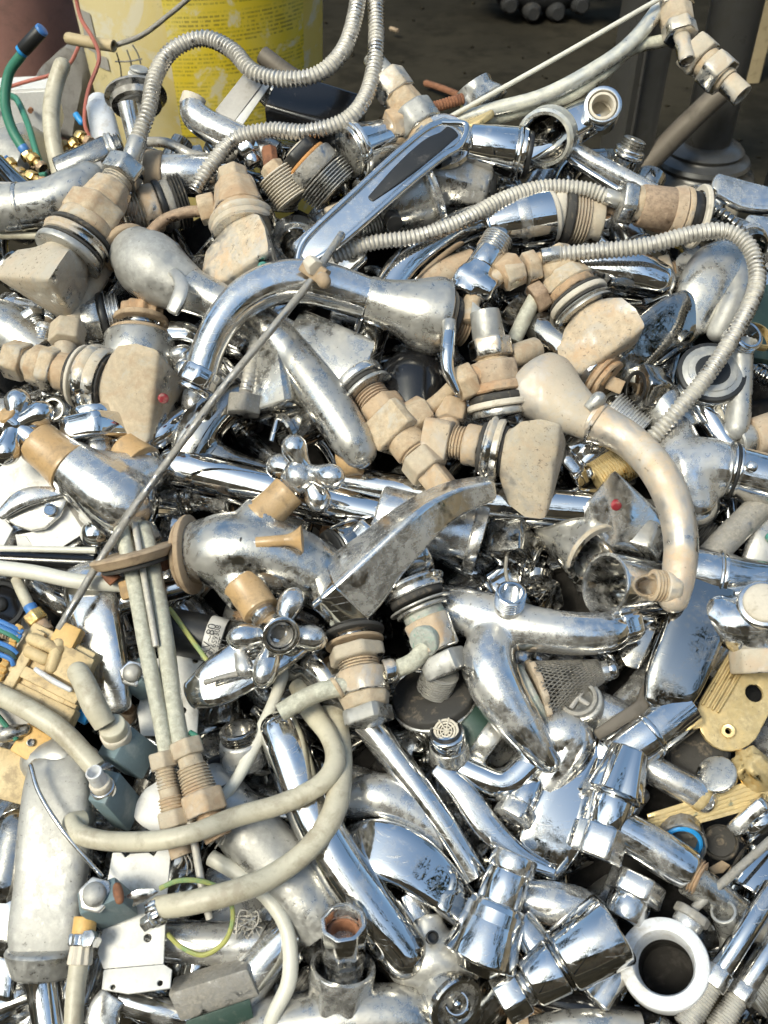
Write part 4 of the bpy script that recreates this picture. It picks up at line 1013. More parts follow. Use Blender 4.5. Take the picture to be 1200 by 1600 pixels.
T = Thing('cover_plate', 'blank white sheet under the left cross-handled tap', 'plate', short='blank white sheet', uv=(50, 750))
T.add('cover_plate', plate([(-60, 760, 18), (45, 706, 30), (100, 752, 30), (140, 800, 20), (70, 800, 16), (-60, 840, 10)], 4), 'plate_white'); T.done()
T = Thing('toggle_lever', 'leaf-shaped grey lever with bolt hole on the white sheet', 'lever', short='leaf-shaped lever', uv=(60, 795), mat='chrome_dull')
T.add('blade', plate([(0, 806, 46), (20, 784, 50), (60, 763, 54), (96, 764, 54), (106, 780, 50), (94, 806, 46), (70, 826, 44), (48, 830, 42), (24, 822, 42)], 10, holes=[(77, 797, 50, 6)], bev=3), 'chrome_dull')
T.tube('ridge', [(2, 804, 52, 10), (40, 778, 62, 16), (100, 768, 58, 8)], None, 'chrome_used', cap='rr', sec=(.6, 2.4))
T.stack((76, 798, 42), (78, 796, 62), 'bolt_boss 0 1 10 u chrome'); T.done()
T = Thing('mounting_plate', 'white folded mounting plate with cut corner at left', 'plate', short='folded mounting plate', uv=(90, 830))
T.add('panel', plate([(22, 836, 30), (60, 828, 32), (104, 788, 34), (132, 832, 30), (92, 858, 26), (54, 858, 24), (42, 838, 26)], 4), 'plate_white')
T.add('fold', plate([(22, 836, 30), (42, 838, 26), (54, 858, 20), (60, 872, 10), (30, 866, 8)], 4), 'plate_white')
T.add('fold', plate([(104, 788, 34), (112, 782, 30), (142, 826, 24), (132, 832, 30)], 4), 'film_grey'); T.done()
T = Thing('sheet_scrap', 'small bluish white sheet corner at the left edge', 'plate')
T.add('sheet_scrap', plate([(-30, 812, 34), (8, 812, 36), (20, 826, 36), (4, 856, 30), (-30, 862, 26)], 4), 'plate_white'); T.done()
T = Thing('chrome_ball', 'small round chrome bulb beside the white folded plate', 'knob', short='small chrome bulb', uv=(150, 835))
T.stack((150, 860, 20), (152, 812, 40), 'chrome_ball 0 1 25 D chrome'); T.done()

for lab, pts, r, m, sh in (('thin white rod lying level at the left edge', [(-30, 857, 60), (60, 858, 66), (150, 860, 70)], 5, 'hose_white', 'level white rod'),
    ('glossy black pipe under the thin white rod', [(-30, 872, 30), (60, 876, 30), (150, 880, 30)], 16, 'black_gloss', 'black pipe'),
    ('cream plastic pipe curving in from the left edge', [(-30, 884, 62), (50, 894, 70), (120, 908, 74), (196, 914, 66)], 12, 'hose_white', 'cream pipe')):
    T = Thing('pipe', lab, 'pipe', short=sh, uv=(70, pts[1][1])); T.tube('pipe', pts, r, m); T.done()

# cover disc with twin pipes
T = Thing('supply_pipes', 'twin pale greenish supply pipes hanging from a tan cover disc', 'pipe', 'supply pipe pairs', short='twin supply pipes', uv=(240, 1030), mat='copper_old')
T.stack((206, 862, 96), (214, 892, 84), 'cover_disc 0 .55 67>60 c washer_tan; disc_rim .5 .8 52 c rubber')
T.tube('pipe', [(180, 790, 60), (196, 850, 86), (212, 920, 98), (228, 1010, 102), (246, 1100, 100), (262, 1184, 94)], 12.5, 'copper_old')
T.tube('pipe', [(215, 800, 50), (230, 850, 76), (244, 920, 86), (258, 1000, 92), (270, 1090, 94), (284, 1170, 94)], 14, 'copper_old')
T.tube('thin_rod', [(206, 796, 66), (216, 850, 96), (230, 930, 108), (244, 1010, 108)], 5, 'hose_metal')
T.tube('mount_loop', [(180, 908, 88), (170, 896, 92), (176, 884, 92), (196, 882, 90)], 11, 'rust')
T.stack((250, 876, 70), (262, 880, 74), 'nut 0 1 12 h rust')
T.stack((196, 908, 84), (202, 936, 80), 'clip 0 1 9 q collar_tan')
T.stack((252, 1176, 96), (276, 1292, 92), 'nut 0 .22 20 h muddy; thread .2 .5 17 r muddy; body .48 .62 16 c muddy; thread .6 .82 20 r muddy; nut .78 1 25 h muddy')
T.stack((268, 1288, 92), (284, 1338, 90), 'tail 0 1 15>17 u rusty_brass')
T.stack((288, 1158, 104), (324, 1274, 106), 'nut 0 .22 24 h muddy; body .2 .36 19 c muddy; thread .34 .72 25>28 r muddy; nut .7 1 32 h muddy')
T.stack((320, 1262, 104), (342, 1310, 102), 'tail 0 1 20>22 u rusty_brass')
T.tube('thin_rod', [(296, 1276, 100), (306, 1330, 108), (318, 1400, 110), (328, 1436, 108)], 6, 'hose_metal')
for i, (a, b) in enumerate((((284, 1334), (278, 1356)), ((292, 1334), (300, 1362)), ((336, 1306), (326, 1322)), ((344, 1304), (336, 1326)), ((350, 1300), (346, 1320)), ((288, 1336), (292, 1368)))):
    T.tube('strand', [(*a, 92), ((a[0] + b[0]) / 2 + 3, (a[1] + b[1]) / 2, 88), (*b, 82)], 1.3, 'steel_grey', n=6)
T.done()

# centre two-handled tap
T = Thing('basin_tap', 'grey chrome mixer tap with two tan-collared lobed handles at centre', 'tap', 'cross-handled taps', short='central two-handled tap', uv=(390, 860), mat='chrome_dull')
T.add('body', fuse(sweep([(318, 862, 60, 52), (350, 862, 70, 62), (390, 862, 76, 60), (440, 872, 70, 56), (490, 896, 54, 54), (530, 920, 40, 46)], None, cap='rf', n=28),
    sweep([(380, 860, 70, 48), (400, 826, 78, 42), (418, 802, 84, 38)], None, n=24), sweep([(360, 860, 66, 50), (376, 900, 72, 46), (392, 936, 78, 36)], None, n=24), vox=.0015, it=8), 'chrome_dull', **FUS)
T.stack((300, 858, 52), (322, 860, 58), 'neck 0 1 38>42 c washer_tan')
T.stack((280, 868, 54), (302, 866, 58), 'wall_flange 0 1 56>66 p washer_tan')
T.stack((406, 812, 88), (456, 762, 96), 'collar 0 .92 33>28 g collar_tan; stem .8 1.6 19 c chrome')
T.stack((456, 760, 96), (484, 728, 112), 'hub 0 1 25>30 d chrome_used')
for l in ((454, 686, 128), (424, 726, 84), (530, 748, 132), (504, 794, 92)): T.stack((476, 738, 106), l, 'lobe .16 1.12 21 e chrome_used')
T.stack((380, 912, 88), (412, 962, 98), 'collar 0 .88 34>30 g collar_tan; stem .85 1.15 21 c chrome_used')
T.stack((422, 974, 96), (440, 994, 146), 'hub 0 1 29>30 u chrome_used; socket .45 .9 21 u steel_grey')
for l in ((462, 926, 118), (362, 998, 120), (504, 1000, 104), (408, 1066, 120)): T.stack((434, 990, 112), l, 'lobe .16 1.12 21 e chrome_used')
T.stack((372, 846, 120), (404, 848, 126), 'pin 0 1 6 c chrome; +pin_slot -.2 .3 12 c black')
T.stack((400, 848, 126), (472, 842, 128), 'diverter_knob 0 .68 9 c collar_tan; diverter_cap .62 1 9>22 b collar_tan')
T.done()
T = Thing('tap_lever', 'mirror chrome lever blade lying under the central lobed handle', 'lever', short='mirror lever blade', uv=(360, 1070), mat='chrome')
T.tube('blade', [(300, 1086, 62, 24), (334, 1068, 68, 38), (380, 1040, 70, 42), (430, 1014, 68, 38), (470, 996, 60, 26)], None, 'chrome', n=32, cap='rr', sec=(.32, 2.6))
T.done()
T = Thing('tap_cross', 'loose drop-shaped chrome lobe below the central lobed handle', 'handle')
T.stack((376, 1020, 108), (386, 1060, 112), 'lobe 0 1 15 e chrome_used'); T.tube('pin', [(376, 1052, 108), (350, 1058, 106), (322, 1066, 104)], 5, 'steel_grey', cap='fr'); T.done()

# mixer lever and the two tailpieces
T = Thing('mixer_tap', 'big scuffed chrome mixer lever tapering up to the right', 'lever', short='big mixer lever', uv=(620, 860), mat='chrome_used')
LR = unit(NRM * .6 + np.array([-.58, .42, .15]))
T.tube('lever', [(534, 928, 80, 55), (560, 902, 94, 52), (594, 868, 106, 44), (634, 830, 114, 39), (674, 798, 110, 33), (714, 777, 106, 28), (758, 764, 100, 22)], None, 'chrome_used', n=56, cap='sr', sec=(.78, 10), ref=LR)
T.tube('front_face', [(512, 946, 74, 52), (524, 937, 78, 57), (542, 921, 85, 56)], None, 'chrome', n=56, cap='sf', sec=(.80, 10), ref=LR)
T.done()
T = Thing('valve_tail', 'tan ringed tailpiece with side pipe stub under the mixer lever', 'fitting', short='ringed tailpiece', uv=(560, 1060), mat='muddy_chrome')
T.stack((548, 972, 66), (578, 1130, 80), 'neck 0 .12 34 c chrome_used; washer .1 .14 50 c rubber; neck .13 .22 32 r chrome_used; washer .2 .23 46 c washer_tan; collar .26 .4 40 h muddy; thread .38 .52 33 r muddy; body .5 .74 42 c muddy_chrome; collar .73 .86 38>34 o muddy; foot .85 1 31 q limescale')
T.stack((600, 1050, 84), (625, 1044, 82), 'joint 0 1 20 d muddy_chrome')
T.tube('side_pipe', [(548, 1072, 92), (510, 1078, 96), (475, 1092, 96), (438, 1114, 94)], 15, 'copper_old', cap='fo')
T.stack((530, 1072, 94), (524, 1076, 94), 'bead 0 1 18 c muddy')
T.tube('link_pipe', [(618, 1046, 82), (645, 1034, 84), (664, 1012, 84), (672, 998, 80)], 14, 'copper_old')
T.done()
T = Thing('valve_tail', 'green-stained tailpiece with chrome ring beside the ringed one', 'fitting', short='green-stained tailpiece', uv=(680, 980), mat='chrome_dull')
T.stack((640, 908, 76), (708, 1066, 64), 'ring 0 .14 54>52 p chrome_used; gap .13 .2 44 c rubber; washer .24 .26 50 c limescale; washer .27 .31 42 c chrome_dull; neck .3 .42 33 c patina; body .38 .7 36>34 o muddy_chrome; nut .72 .92 30 q limescale')
T.stack((668, 998, 86), (660, 1004, 96), 'socket 0 1 25 c patina')
T.done()
T = Thing('drain_plug', 'threaded plug on a black rubber disc below the tailpieces', 'plug', short='rubber disc plug', uv=(680, 1080), mat='chrome_dull')
T.stack((676, 1080, 20), (680, 1094, 6), 'disc 0 1 66 c rubber; disc_rim .8 1.2 68 W chrome_used'); T.stack((690, 1048, 54), (678, 1078, 24), 'thread 0 1 29 r chrome_dull'); T.done()
T = Thing('chrome_disc', 'chrome hex sleeve behind the big mixer lever', 'sleeve', short='hex sleeve', uv=(660, 880))
T.stack((560, 832, 40), (600, 870, 46), 'nut 0 1 34 h chrome'); T.stack((620, 880, 40), (662, 858, 40), 'sleeve 0 1 38 c chrome'); T.done()
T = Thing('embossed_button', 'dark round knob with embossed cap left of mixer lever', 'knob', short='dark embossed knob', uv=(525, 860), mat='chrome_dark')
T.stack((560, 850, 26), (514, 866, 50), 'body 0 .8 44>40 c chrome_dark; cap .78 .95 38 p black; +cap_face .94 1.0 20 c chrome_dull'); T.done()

# long bars behind the centre
T = Thing('shower_bar', 'long dark chrome mixer bar with arched handle below the arched spout', 'bar', short='long dark bar', uv=(450, 770), mat='chrome')
T.tube('bar', [(270, 728, 10, 30), (300, 736, 12, 34), (420, 766, 14, 34), (540, 796, 12, 34), (640, 818, 10, 34)], None, 'chrome', cap='rf', n=32)
T.add('arch', fuse(sweep([(292, 730, 14, 26), (304, 690, 20, 34), (330, 650, 22, 34), (372, 616, 18, 30)], None, cap='rr', sec=(.8, 3)), sweep([(320, 700, 12, 24), (350, 722, 14, 24), (400, 740, 14, 22), (450, 758, 14, 20)], None, cap='rr', sec=(.8, 3)), vox=.002), 'chrome_dark', **FUS)
T.stack((590, 800, 16), (752, 846, 14), 'barrel 0 .9 44>50 c chrome_used; rim .88 1 53 v chrome_used')
T.done()
T = Thing('shower_bar', 'bright chrome tube with threaded open end right of centre', 'tube', short='bright open tube', uv=(850, 790), mat='chrome')
T.tube('tube', [(520, 752, 4, 28), (640, 772, 6, 30), (760, 786, 10, 33), (860, 794, 14, 35), (938, 800, 16, 36)], None, 'chrome', n=32, cap='fo')
T.stack((928, 799, 16), (952, 802, 16), 'thread 0 1 31 R chrome_dark; rim .7 1 36 W chrome'); T.done()
T = Thing('corner_valve', 'dark chrome knob with red dot behind the bright open tube', 'knob', short='red-dot chrome knob', uv=(960, 810), mat='chrome_used')
T.stack((930, 850, 6), (984, 770, 16), 'knob 0 1 52>46 t1 chrome_used'); T.stack((960, 786, 58), (964, 792, 64), 'marker 0 1 8 c red', parent=0); T.done()
T = Thing('shower_cone', 'open grey chrome cone mouth under the bright open tube', 'cone', short='open cone', uv=(900, 860), mat='chrome_dull')
T.stack((852, 808, -40), (930, 868, 22), 'cone 0 1 30>52 v chrome_dull; +inner .5 .6 22 u black; rim .95 1.02 54 W muddy_chrome'); T.done()
T = Thing('chrome_nut', 'square dark chrome nut hanging under bright open tube', 'nut')
T.stack((800, 826, -6), (796, 872, -2), 'nut 0 1 30 q chrome_dark'); T.tube('drip', [(792, 866, 0), (790, 890, -4), (793, 910, -8)], 3, 'steel_grey', n=8); T.done()
T = Thing('chrome_cup', 'thin-walled chrome cup opening left beside the tan spout tip', 'cup', short='thin-walled cup', uv=(980, 915), mat='chrome')
T.stack((1066, 930, -14), (944, 914, 72), 'shell 0 1 46>50 v chrome_used'); T.done()

# right side, behind the hoses
T = Thing('gooseneck_spout', 'smooth chrome gooseneck passing behind the arched spout', 'spout', short='chrome gooseneck', uv=(620, 430), mat='chrome')
T.tube('neck', [(770, 340, 34, 26), (720, 356, 34, 27), (668, 388, 34, 28), (628, 424, 32, 28), (596, 480, 28, 28), (566, 560, 22, 28), (548, 630, 16, 28)], None, 'chrome', n=28)
T.stack((760, 356, 44), (866, 336, 40), 'bulb 0 .9 30>44 B chrome; bulb_end -.05 0 30 c chrome; bulb .2 .9 42 D chrome; bung .85 1 40 c washer_pale'); T.done()
T = Thing('wall_union', 'brown washer stack at the end of chrome gooseneck', 'fitting', short='brown washer stack', uv=(890, 340), mat='muddy')
T.stack((858, 334, 30), (930, 344, 20), 'washer 0 .25 42 c washer_pale; washer .25 .45 44 c rubber; body .4 .8 40 r rusty_brass; body .75 1.1 36 c muddy'); T.done()
T = Thing('threaded_elbow', 'chrome elbow with threaded end below the upper beige hose', 'elbow', short='threaded elbow', uv=(745, 410), mat='chrome')
T.stack((780, 372, 76), (752, 418, 74), 'thread 0 .5 25 r chrome_used; neck .48 1.05 24 c chrome')
T.add('elbow', fuse(sweep([(756, 414, 72, 25), (738, 438, 70, 26), (722, 462, 66, 26)], None), sweep([(720, 430, 68, 26), (742, 446, 70, 27), (768, 460, 66, 26)], None), vox=.0016, it=4), 'chrome', **FUS); T.done()
T = Thing('pipe_fitting', 'rust-pitted brass tube behind the threaded elbow', 'tube')
T.tube('pipe_fitting', [(650, 440, 6), (700, 424, 10), (740, 410, 10)], 22, 'rusty_brass'); T.done()
T = Thing('chrome_mixer', 'polished chrome mixer body under the long right hose', 'mixer', short='polished mixer body', uv=(970, 435), mat='chrome')
T.tube('body', [(890, 418, 26, 30), (940, 422, 34, 36), (990, 430, 38, 38), (1026, 442, 36, 32)], None, 'chrome', cap='fr', n=30)
T.stack((1020, 436, 34), (1030, 474, 20), 'outlet 0 1 24>22 q chrome'); T.done()
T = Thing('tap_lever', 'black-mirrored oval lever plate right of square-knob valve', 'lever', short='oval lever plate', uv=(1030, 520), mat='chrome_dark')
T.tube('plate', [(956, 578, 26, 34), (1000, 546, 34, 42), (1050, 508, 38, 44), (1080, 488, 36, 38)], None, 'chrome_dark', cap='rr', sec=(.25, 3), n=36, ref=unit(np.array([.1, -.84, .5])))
T.done()
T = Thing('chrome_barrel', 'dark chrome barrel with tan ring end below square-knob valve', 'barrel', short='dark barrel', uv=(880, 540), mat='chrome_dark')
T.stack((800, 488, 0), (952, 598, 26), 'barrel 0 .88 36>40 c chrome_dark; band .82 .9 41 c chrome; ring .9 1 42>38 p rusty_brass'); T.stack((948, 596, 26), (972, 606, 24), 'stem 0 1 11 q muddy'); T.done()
T = Thing('teardrop_lever', 'clear dull teardrop handle near the bend of right hose', 'handle', short='teardrop handle', uv=(1125, 450), mat='chrome_dull')
T.tube('handle', [(1080, 510, 20, 26), (1096, 460, 34, 40), (1120, 420, 40, 42), (1150, 398, 34, 34)], None, 'chrome_dull', cap='rr', sec=(.6, 2.4), n=28)
T.tube('loop', [(1120, 520, 26, 16), (1140, 480, 40, 20), (1158, 430, 44, 18), (1158, 402, 38, 14)], None, 'limescale', cap='rr'); T.done()
T = Thing('escutcheon', 'black-rimmed dome disc with brass screw behind right hose', 'disc', short='screwed dome disc', uv=(1115, 580), mat='chrome_used')
T.stack((1104, 600, 20), (1114, 578, 64), 'drum 0 .7 52 c chrome; rim .68 .9 53 c black; face .88 1 46>38 c limescale; dish .98 1.03 27 d black'); T.stack((1111, 577, 66), (1112, 575, 76), 'screw 0 1 8 d brass'); T.done()
T = Thing('threaded_pipe', 'white chrome tee with open threaded mouth at right', 'tee', short='open threaded tee', uv=(1160, 560), mat='limescale')
T.stack((1148, 540, 50), (1170, 522, 86), 'neck 0 .4 28 c limescale; mouth .3 1 26 R chrome_used'); T.tube('leg', [(1150, 538, 50, 28), (1156, 580, 46, 20), (1154, 640, 40, 20), (1150, 670, 34, 20)], None, 'limescale', cap='fr'); T.done()
T = Thing('brass_ring', 'thin brass ring behind the open threaded tee', 'ring')
T.stack((1180, 530, 40), (1188, 522, 52), 'brass_ring 0 1 26 W brass'); T.done()
T = Thing('green_box', 'grey green casing at right edge below hose bend', 'casing')
T.add('green_box', block((1190, 500, -10), (40, 6, 0), (-6, 60, 0), 40, 6), 'green_dark'); T.done()
T = Thing('pipe_fitting', 'bright blue-reflecting chrome tube pair under the dome disc', 'tube', short='blue-reflecting tubes', uv=(1110, 660), mat='chrome')
T.tube('tube', [(1078, 610, 22), (1105, 650, 22), (1140, 704, 20)], 18, 'chrome'); T.tube('tube', [(1108, 622, 24), (1130, 660, 24), (1160, 690, 20)], 9, 'hose_metal'); T.tube('tube', [(1120, 610, 30), (1140, 640, 32), (1146, 664, 30)], 14, 'chrome'); T.done()
T = Thing('rusty_coupling', 'rust-stained coupling end at the right edge', 'coupling')
T.stack((1150, 690, 20), (1230, 670, 14), 'ball 0 .4 26 d chrome_dull; body .3 1 30>34 c rusty_brass'); T.done()
T = Thing('bath_mixer', 'large polished pipe with black-edged ring joint at right edge', 'mixer', short='ring-jointed pipe', uv=(1120, 740), mat='chrome')
T.add('body', fuse(sweep([(1050, 660, 20, 30), (1056, 700, 28, 40), (1066, 740, 30, 52), (1078, 790, 20, 46)], None, cap='rr'), sweep([(1060, 740, 30, 54), (1100, 730, 38, 48), (1136, 734, 42, 42)], None), vox=.0018), 'chrome_used', **FUS)
T.stack((1130, 733, 42), (1150, 737, 42), 'ring 0 .5 47 p chrome; +seal .5 .75 45 c black; ring .72 1 44 c chrome')
T.tube('pipe', [(1144, 736, 42, 41), (1190, 748, 44, 41), (1250, 764, 44, 41)], None, 'chrome', n=30)
T.tube('stem', [(1096, 748, 40, 20), (1084, 780, 36, 18), (1072, 812, 30, 16)], None, 'chrome', cap='rf')
T.stack((1174, 730, 84), (1175, 729, 92), 'stud 0 1 9 d chrome'); T.done()
T = Thing('black_nut', 'shiny black hex cup nut left of the right hose', 'nut', short='black hex nut', uv=(1005, 610), mat='black_gloss')
T.stack((1030, 612, 20), (988, 606, 40), 'nut 0 .9 34>36 h chrome_dark; +bore .85 .92 28 u black'); T.stack((1028, 616, 20), (1060, 680, 10), 'body 0 1 34>40 c chrome_dull'); T.done()
T = Thing('brass_bellows', 'brass ribbed thread under the tan curved spout', 'thread', short='brass thread', uv=(965, 740))
T.stack((932, 752, 20), (990, 722, 26), 'brass_bellows 0 1 24 R gold'); T.done()
T = Thing('chrome_bulb', 'crumpled reflective chrome bulb right of centre-right knob valve', 'knob', short='crumpled bulb', uv=(905, 730), mat='chrome')
T.stack((876, 740, 10), (936, 690, 16), 'collar 0 .3 38 o chrome; bulb .25 1 44 s chrome'); T.done()
T = Thing('ribbed_sleeve', 'half-hidden ribbed chrome sleeve behind tan curved spout', 'sleeve')
T.stack((950, 640, 10), (1000, 680, 6), 'ribbed_sleeve 0 1 34 r chrome_used'); T.done()
T = Thing('black_bulb', 'glossy black rounded plastic cap near centre', 'cap', short='glossy black cap', uv=(645, 610))
T.stack((650, 690, -10), (642, 550, 16), 'black_bulb 0 1 56>60 d black_gloss'); T.done()
T = Thing('corner_valve', 'dull grey faceted knob under the arched spout', 'knob', short='dull faceted knob', uv=(515, 550), mat='chrome_dull')
T.stack((480, 620, 24), (536, 520, 34), 'knob 0 1 48>44 t0 chrome_dull; stem -.15 0 20 c steel_grey'); T.done()
T = Thing('corner_valve', 'grey octagonal valve body left of the worn spout', 'valve', short='grey octagonal body', uv=(430, 600), mat='chrome_dull')
T.stack((424, 544, 40), (438, 648, 28), 'cap 0 .2 24 d washer_pale; body .15 1 40>44 q chrome_dull'); T.done()
T = Thing('thin_hose', 'thin ribbed hose with steel hex nut under the arched spout', 'hose', short='thin ribbed hose', uv=(385, 590))
T.add('hose', sweep([(404, 520, 70), (394, 560, 66), (384, 612, 60)], 11, n=16, ribs=(8, .15)), 'hose_metal', sharp=60)
T.stack((384, 606, 60), (380, 648, 52), 'neck 0 .35 10 c steel_grey; nut .3 1 25 h steel_grey'); T.done()
T = Thing('small_lever', 'bent chrome pin lever beside the upright rusty valve', 'lever', short='bent pin lever', uv=(705, 560), mat='chrome')
T.tube('pin', [(702, 520, 116, 11), (699, 550, 118, 12), (700, 580, 112, 10), (714, 612, 100, 6)], None, 'chrome', cap='fr'); T.stack((702, 502, 116), (702, 524, 116), 'sleeve 0 1 11 c limescale'); T.done()
T = Thing('spout_tip', 'dark chrome ring end poking out beside the worn spout', 'pipe', short='dark ring end', uv=(450, 680), mat='chrome_dark')
T.stack((500, 652, 6), (440, 680, 26), 'body 0 1 36>32 v chrome_dark; ring .8 1 35 W chrome_dark'); T.tube('pin', [(436, 648, 44), (430, 668, 44), (424, 690, 42)], 5, 'chrome', cap='ff'); T.done()
T = Thing('cap_stack', 'stacked dark caps over a chrome body left of the bell spout', 'fitting', short='dark cap stack', uv=(215, 510), mat='chrome_dark')
T.stack((222, 478, 30), (214, 580, 14), 'fluted_cap 0 .18 34 k rusty_brass; disc .18 .26 42 c washer_tan; thread .26 .4 32 r chrome; washer .4 .46 46 c washer_tan; body .46 1 54>58 c chrome_dull'); T.done()
T = Thing('hex_bolt', 'pair-forming small chrome bolt above the left muddy nut', 'bolt', short='small chrome bolt', uv=(55, 500), mat='chrome_used')
T.stack((48, 488, 30), (60, 512, 26), 'head 0 .5 17 h; shank .5 1 13 r'); T.done()
T = Thing('hex_bolt', 'small threaded chrome stud right of small chrome bolt', 'bolt', mat='chrome_used')
T.stack((74, 510, 30), (64, 536, 30), 'collar 0 .4 17 c; thread .35 1 14 r'); T.done()
T = Thing('bath_spout', 'dull wide pipe body behind the left muddy nut', 'pipe', short='dull wide pipe', uv=(20, 530), mat='chrome_dull')
T.tube('bath_spout', [(-40, 500, 0, 44), (20, 520, 4, 44), (70, 560, 0, 42)], None, 'chrome_dull', cap='ff'); T.done()
T = Thing('threaded_ring', 'black ringed cartridge behind the red-dotted valve pipe', 'cartridge', mat='chrome_dull')
T.stack((128, 506, 16), (190, 494, 10), 'body 0 .5 34>38 o chrome_dull; ring .5 .65 42 c black; thread .65 1 36 r chrome_used'); T.done()
T = Thing('small_lever', 'flat chrome lever tip right of dark cap stack', 'lever')
T.tube('small_lever', [(250, 520, 24, 16), (285, 518, 28, 17), (312, 528, 26, 14)], None, 'chrome', cap='rr', sec=(.4, 3)); T.done()
T = Thing('grey_cylinder', 'matte grey bent pipe at the right edge below ring joint', 'pipe', short='matte grey pipe', uv=(1160, 830))
T.tube('grey_cylinder', [(1110, 870, 20), (1150, 828, 26), (1240, 740, 20)], 22, 'steel_grey'); T.done()
T = Thing('black_bellows', 'black ribbed rubber bellows below the ring joint', 'bellows')
T.stack((1082, 822, -6), (1118, 850, -10), 'black_bellows 0 1 24 r rubber'); T.done()
T = Thing('chrome_nut', 'dark hex nut under the tan curved spout', 'nut', short='dark hex nut', uv=(1000, 845), mat='chrome_dark')
T.stack((1012, 826, 4), (996, 866, 10), 'nut 0 1 30 h chrome_dull; collar -.4 .05 26 c chrome'); T.done()
T = Thing('chrome_lever', 'pale chrome lever corner with green dot at right edge', 'lever')
T.tube('blade', [(1176, 884, 10, 20), (1200, 846, 16, 30), (1230, 810, 10, 30)], None, 'chrome_dull', cap='rr', sec=(.5, 3)); T.stack((1204, 840, 30), (1204, 840, 40), 'dot 0 1 8 d teal_sticker', parent=0); T.done()

# ------------------------------------------------------------------ lower heap
def pipe(label, pts, r, mat, short=None, name='pipe', cat='pipe', cap='ff', group=None, sec=None, n=20, ends=()):
    T = Thing(name, label, cat, group, short=short, uv=pts[len(pts) // 2][:2], mat=mat)
    T.tube(name, pts, r, mat, cap=cap, sec=sec, n=n)
    for e in ends: T.stack(*e)
    if ends: T.parts[0][0] = 'tube'
    return T.done()

# right: chrome spout tap with open neck
T = Thing('sink_tap', 'grimy chrome sink tap with open threaded neck and short spout', 'tap', short='open-neck sink tap', uv=(830, 1010), mat='limescale')
T.add('body', fuse(sweep([(700, 950, 30, 36), (740, 960, 40, 40), (790, 975, 50, 40), (840, 984, 60, 36), (900, 990, 66, 34), (950, 988, 62, 32), (974, 976, 52, 26)], None, n=24, cap='fr'),
    sweep([(770, 990, 50, 36), (764, 1040, 64, 44), (782, 1084, 66, 42), (812, 1130, 60, 36), (838, 1166, 52, 28), (858, 1190, 46, 20)], None, n=24, cap='rr'),
    sweep([(790, 975, 50, 26), (796, 952, 64, 23), (798, 940, 74, 22)], None, n=20), vox=.0015, it=6), 'chrome_used', **FUS)
T.stack((792, 962, 60), (799, 926, 116), 'neck 0 .6 23 c chrome_used; mouth .55 1 24 R chrome')
T.stack((964, 980, 60), (992, 972, 52), 'nozzle 0 1 27 h chrome'); T.done()
T = Thing('strainer_basket', 'rusty perforated strainer cone on a green-grey hose barb', 'strainer', short='strainer cone', uv=(880, 1060), mat='steel_grey')
A, B = P((842, 1080, 30)), P((938, 1048, 34))
def mesh_cone():
    x, y = frame(unit(B - A), NRM); k = sc(A); ms = []
    NN, MM = 44, 15
    def pt(i, j):
        a = 2 * math.pi * i / NN; t = j / MM; r = (48 - 30 * t) * k
        return A + (B - A) * t + (x * math.cos(a) + y * math.sin(a)) * r
    def bar(p, q, r=1.3):
        t = unit(q - p); u, v = frame(t, NRM); R = []
        for c in (p, q): R.append(np.array([c + (u * math.cos(b) + v * math.sin(b)) * r * k for b in (0, 2.09, 4.19)]))
        return rings_mesh(R, False, False)
    for j in range(MM):
        for i in range(NN):
            o = .5 * (j % 2)
            ms.append(bar(pt(i + o, j), pt(i + o + .5, j + 1))); ms.append(bar(pt(i + o, j), pt(i + o - .5, j + 1)))
    return join(*ms)
T.add('mesh', mesh_cone(), 'steel_grey'); T.stack((836, 1082, 30), (846, 1079, 30), 'rim 0 1 52 k rusty_brass')
T.stack((838, 1081, 28), (800, 1100, 20), 'barb 0 1 50>44 c patina'); T.stack((930, 1052, 34), (966, 1044, 40), 'tip 0 .6 16 c chrome_used; ball .4 1 15 D chrome'); T.done()
T = Thing('check_valve', 'round grey insert with cross inside on a scraped chrome arm', 'valve', short='cross insert', uv=(905, 1092), mat='chrome_dull')
T.stack((912, 1112, 10), (903, 1090, 50), 'collar 0 .8 36 c limescale; insert .75 1 30 u steel_grey')
for a in (.6, 2.17):
    dx, dy = 20 * math.cos(a), 20 * math.sin(a)
    T.tube('cross_bar', [(903 - dx, 1090 - dy, 46), (903, 1090, 46), (903 + dx, 1090 + dy, 46)], 4, 'film_grey', n=8)
T.tube('arm', [(905, 1104, 10, 34), (950, 1120, 8, 34), (1010, 1150, 4, 34)], None, 'chrome_used', cap='rf'); T.done()
T = Thing('bent_bar', 'flat brown bent bar lying over the scraped chrome arm', 'bar', short='bent bar', uv=(970, 1120))
T.tube('bent_bar', [(934, 1148, 44, 9), (970, 1124, 46, 10), (1002, 1102, 44, 10), (1010, 1078, 34, 9), (1030, 1058, 26, 9)], None, 'post_bar', cap='rr', sec=(.5, 3)); T.done()
T = Thing('tap_lever', 'thin chrome plate with bright edge between sink tap and wide lever', 'plate', short='bright-edged plate', uv=(1010, 1000))
T.add('tap_lever', plate([(1000, 950, 26), (1050, 954, 30), (1030, 996, 30), (998, 1046, 28), (978, 1040, 24), (966, 1020, 22)], 5, bev=2), 'chrome_dark'); T.done()
T = Thing('tap_lever', 'wide spotted chrome lever pointing down at right', 'lever', short='wide spotted lever', uv=(1080, 1000), mat='chrome_dark')
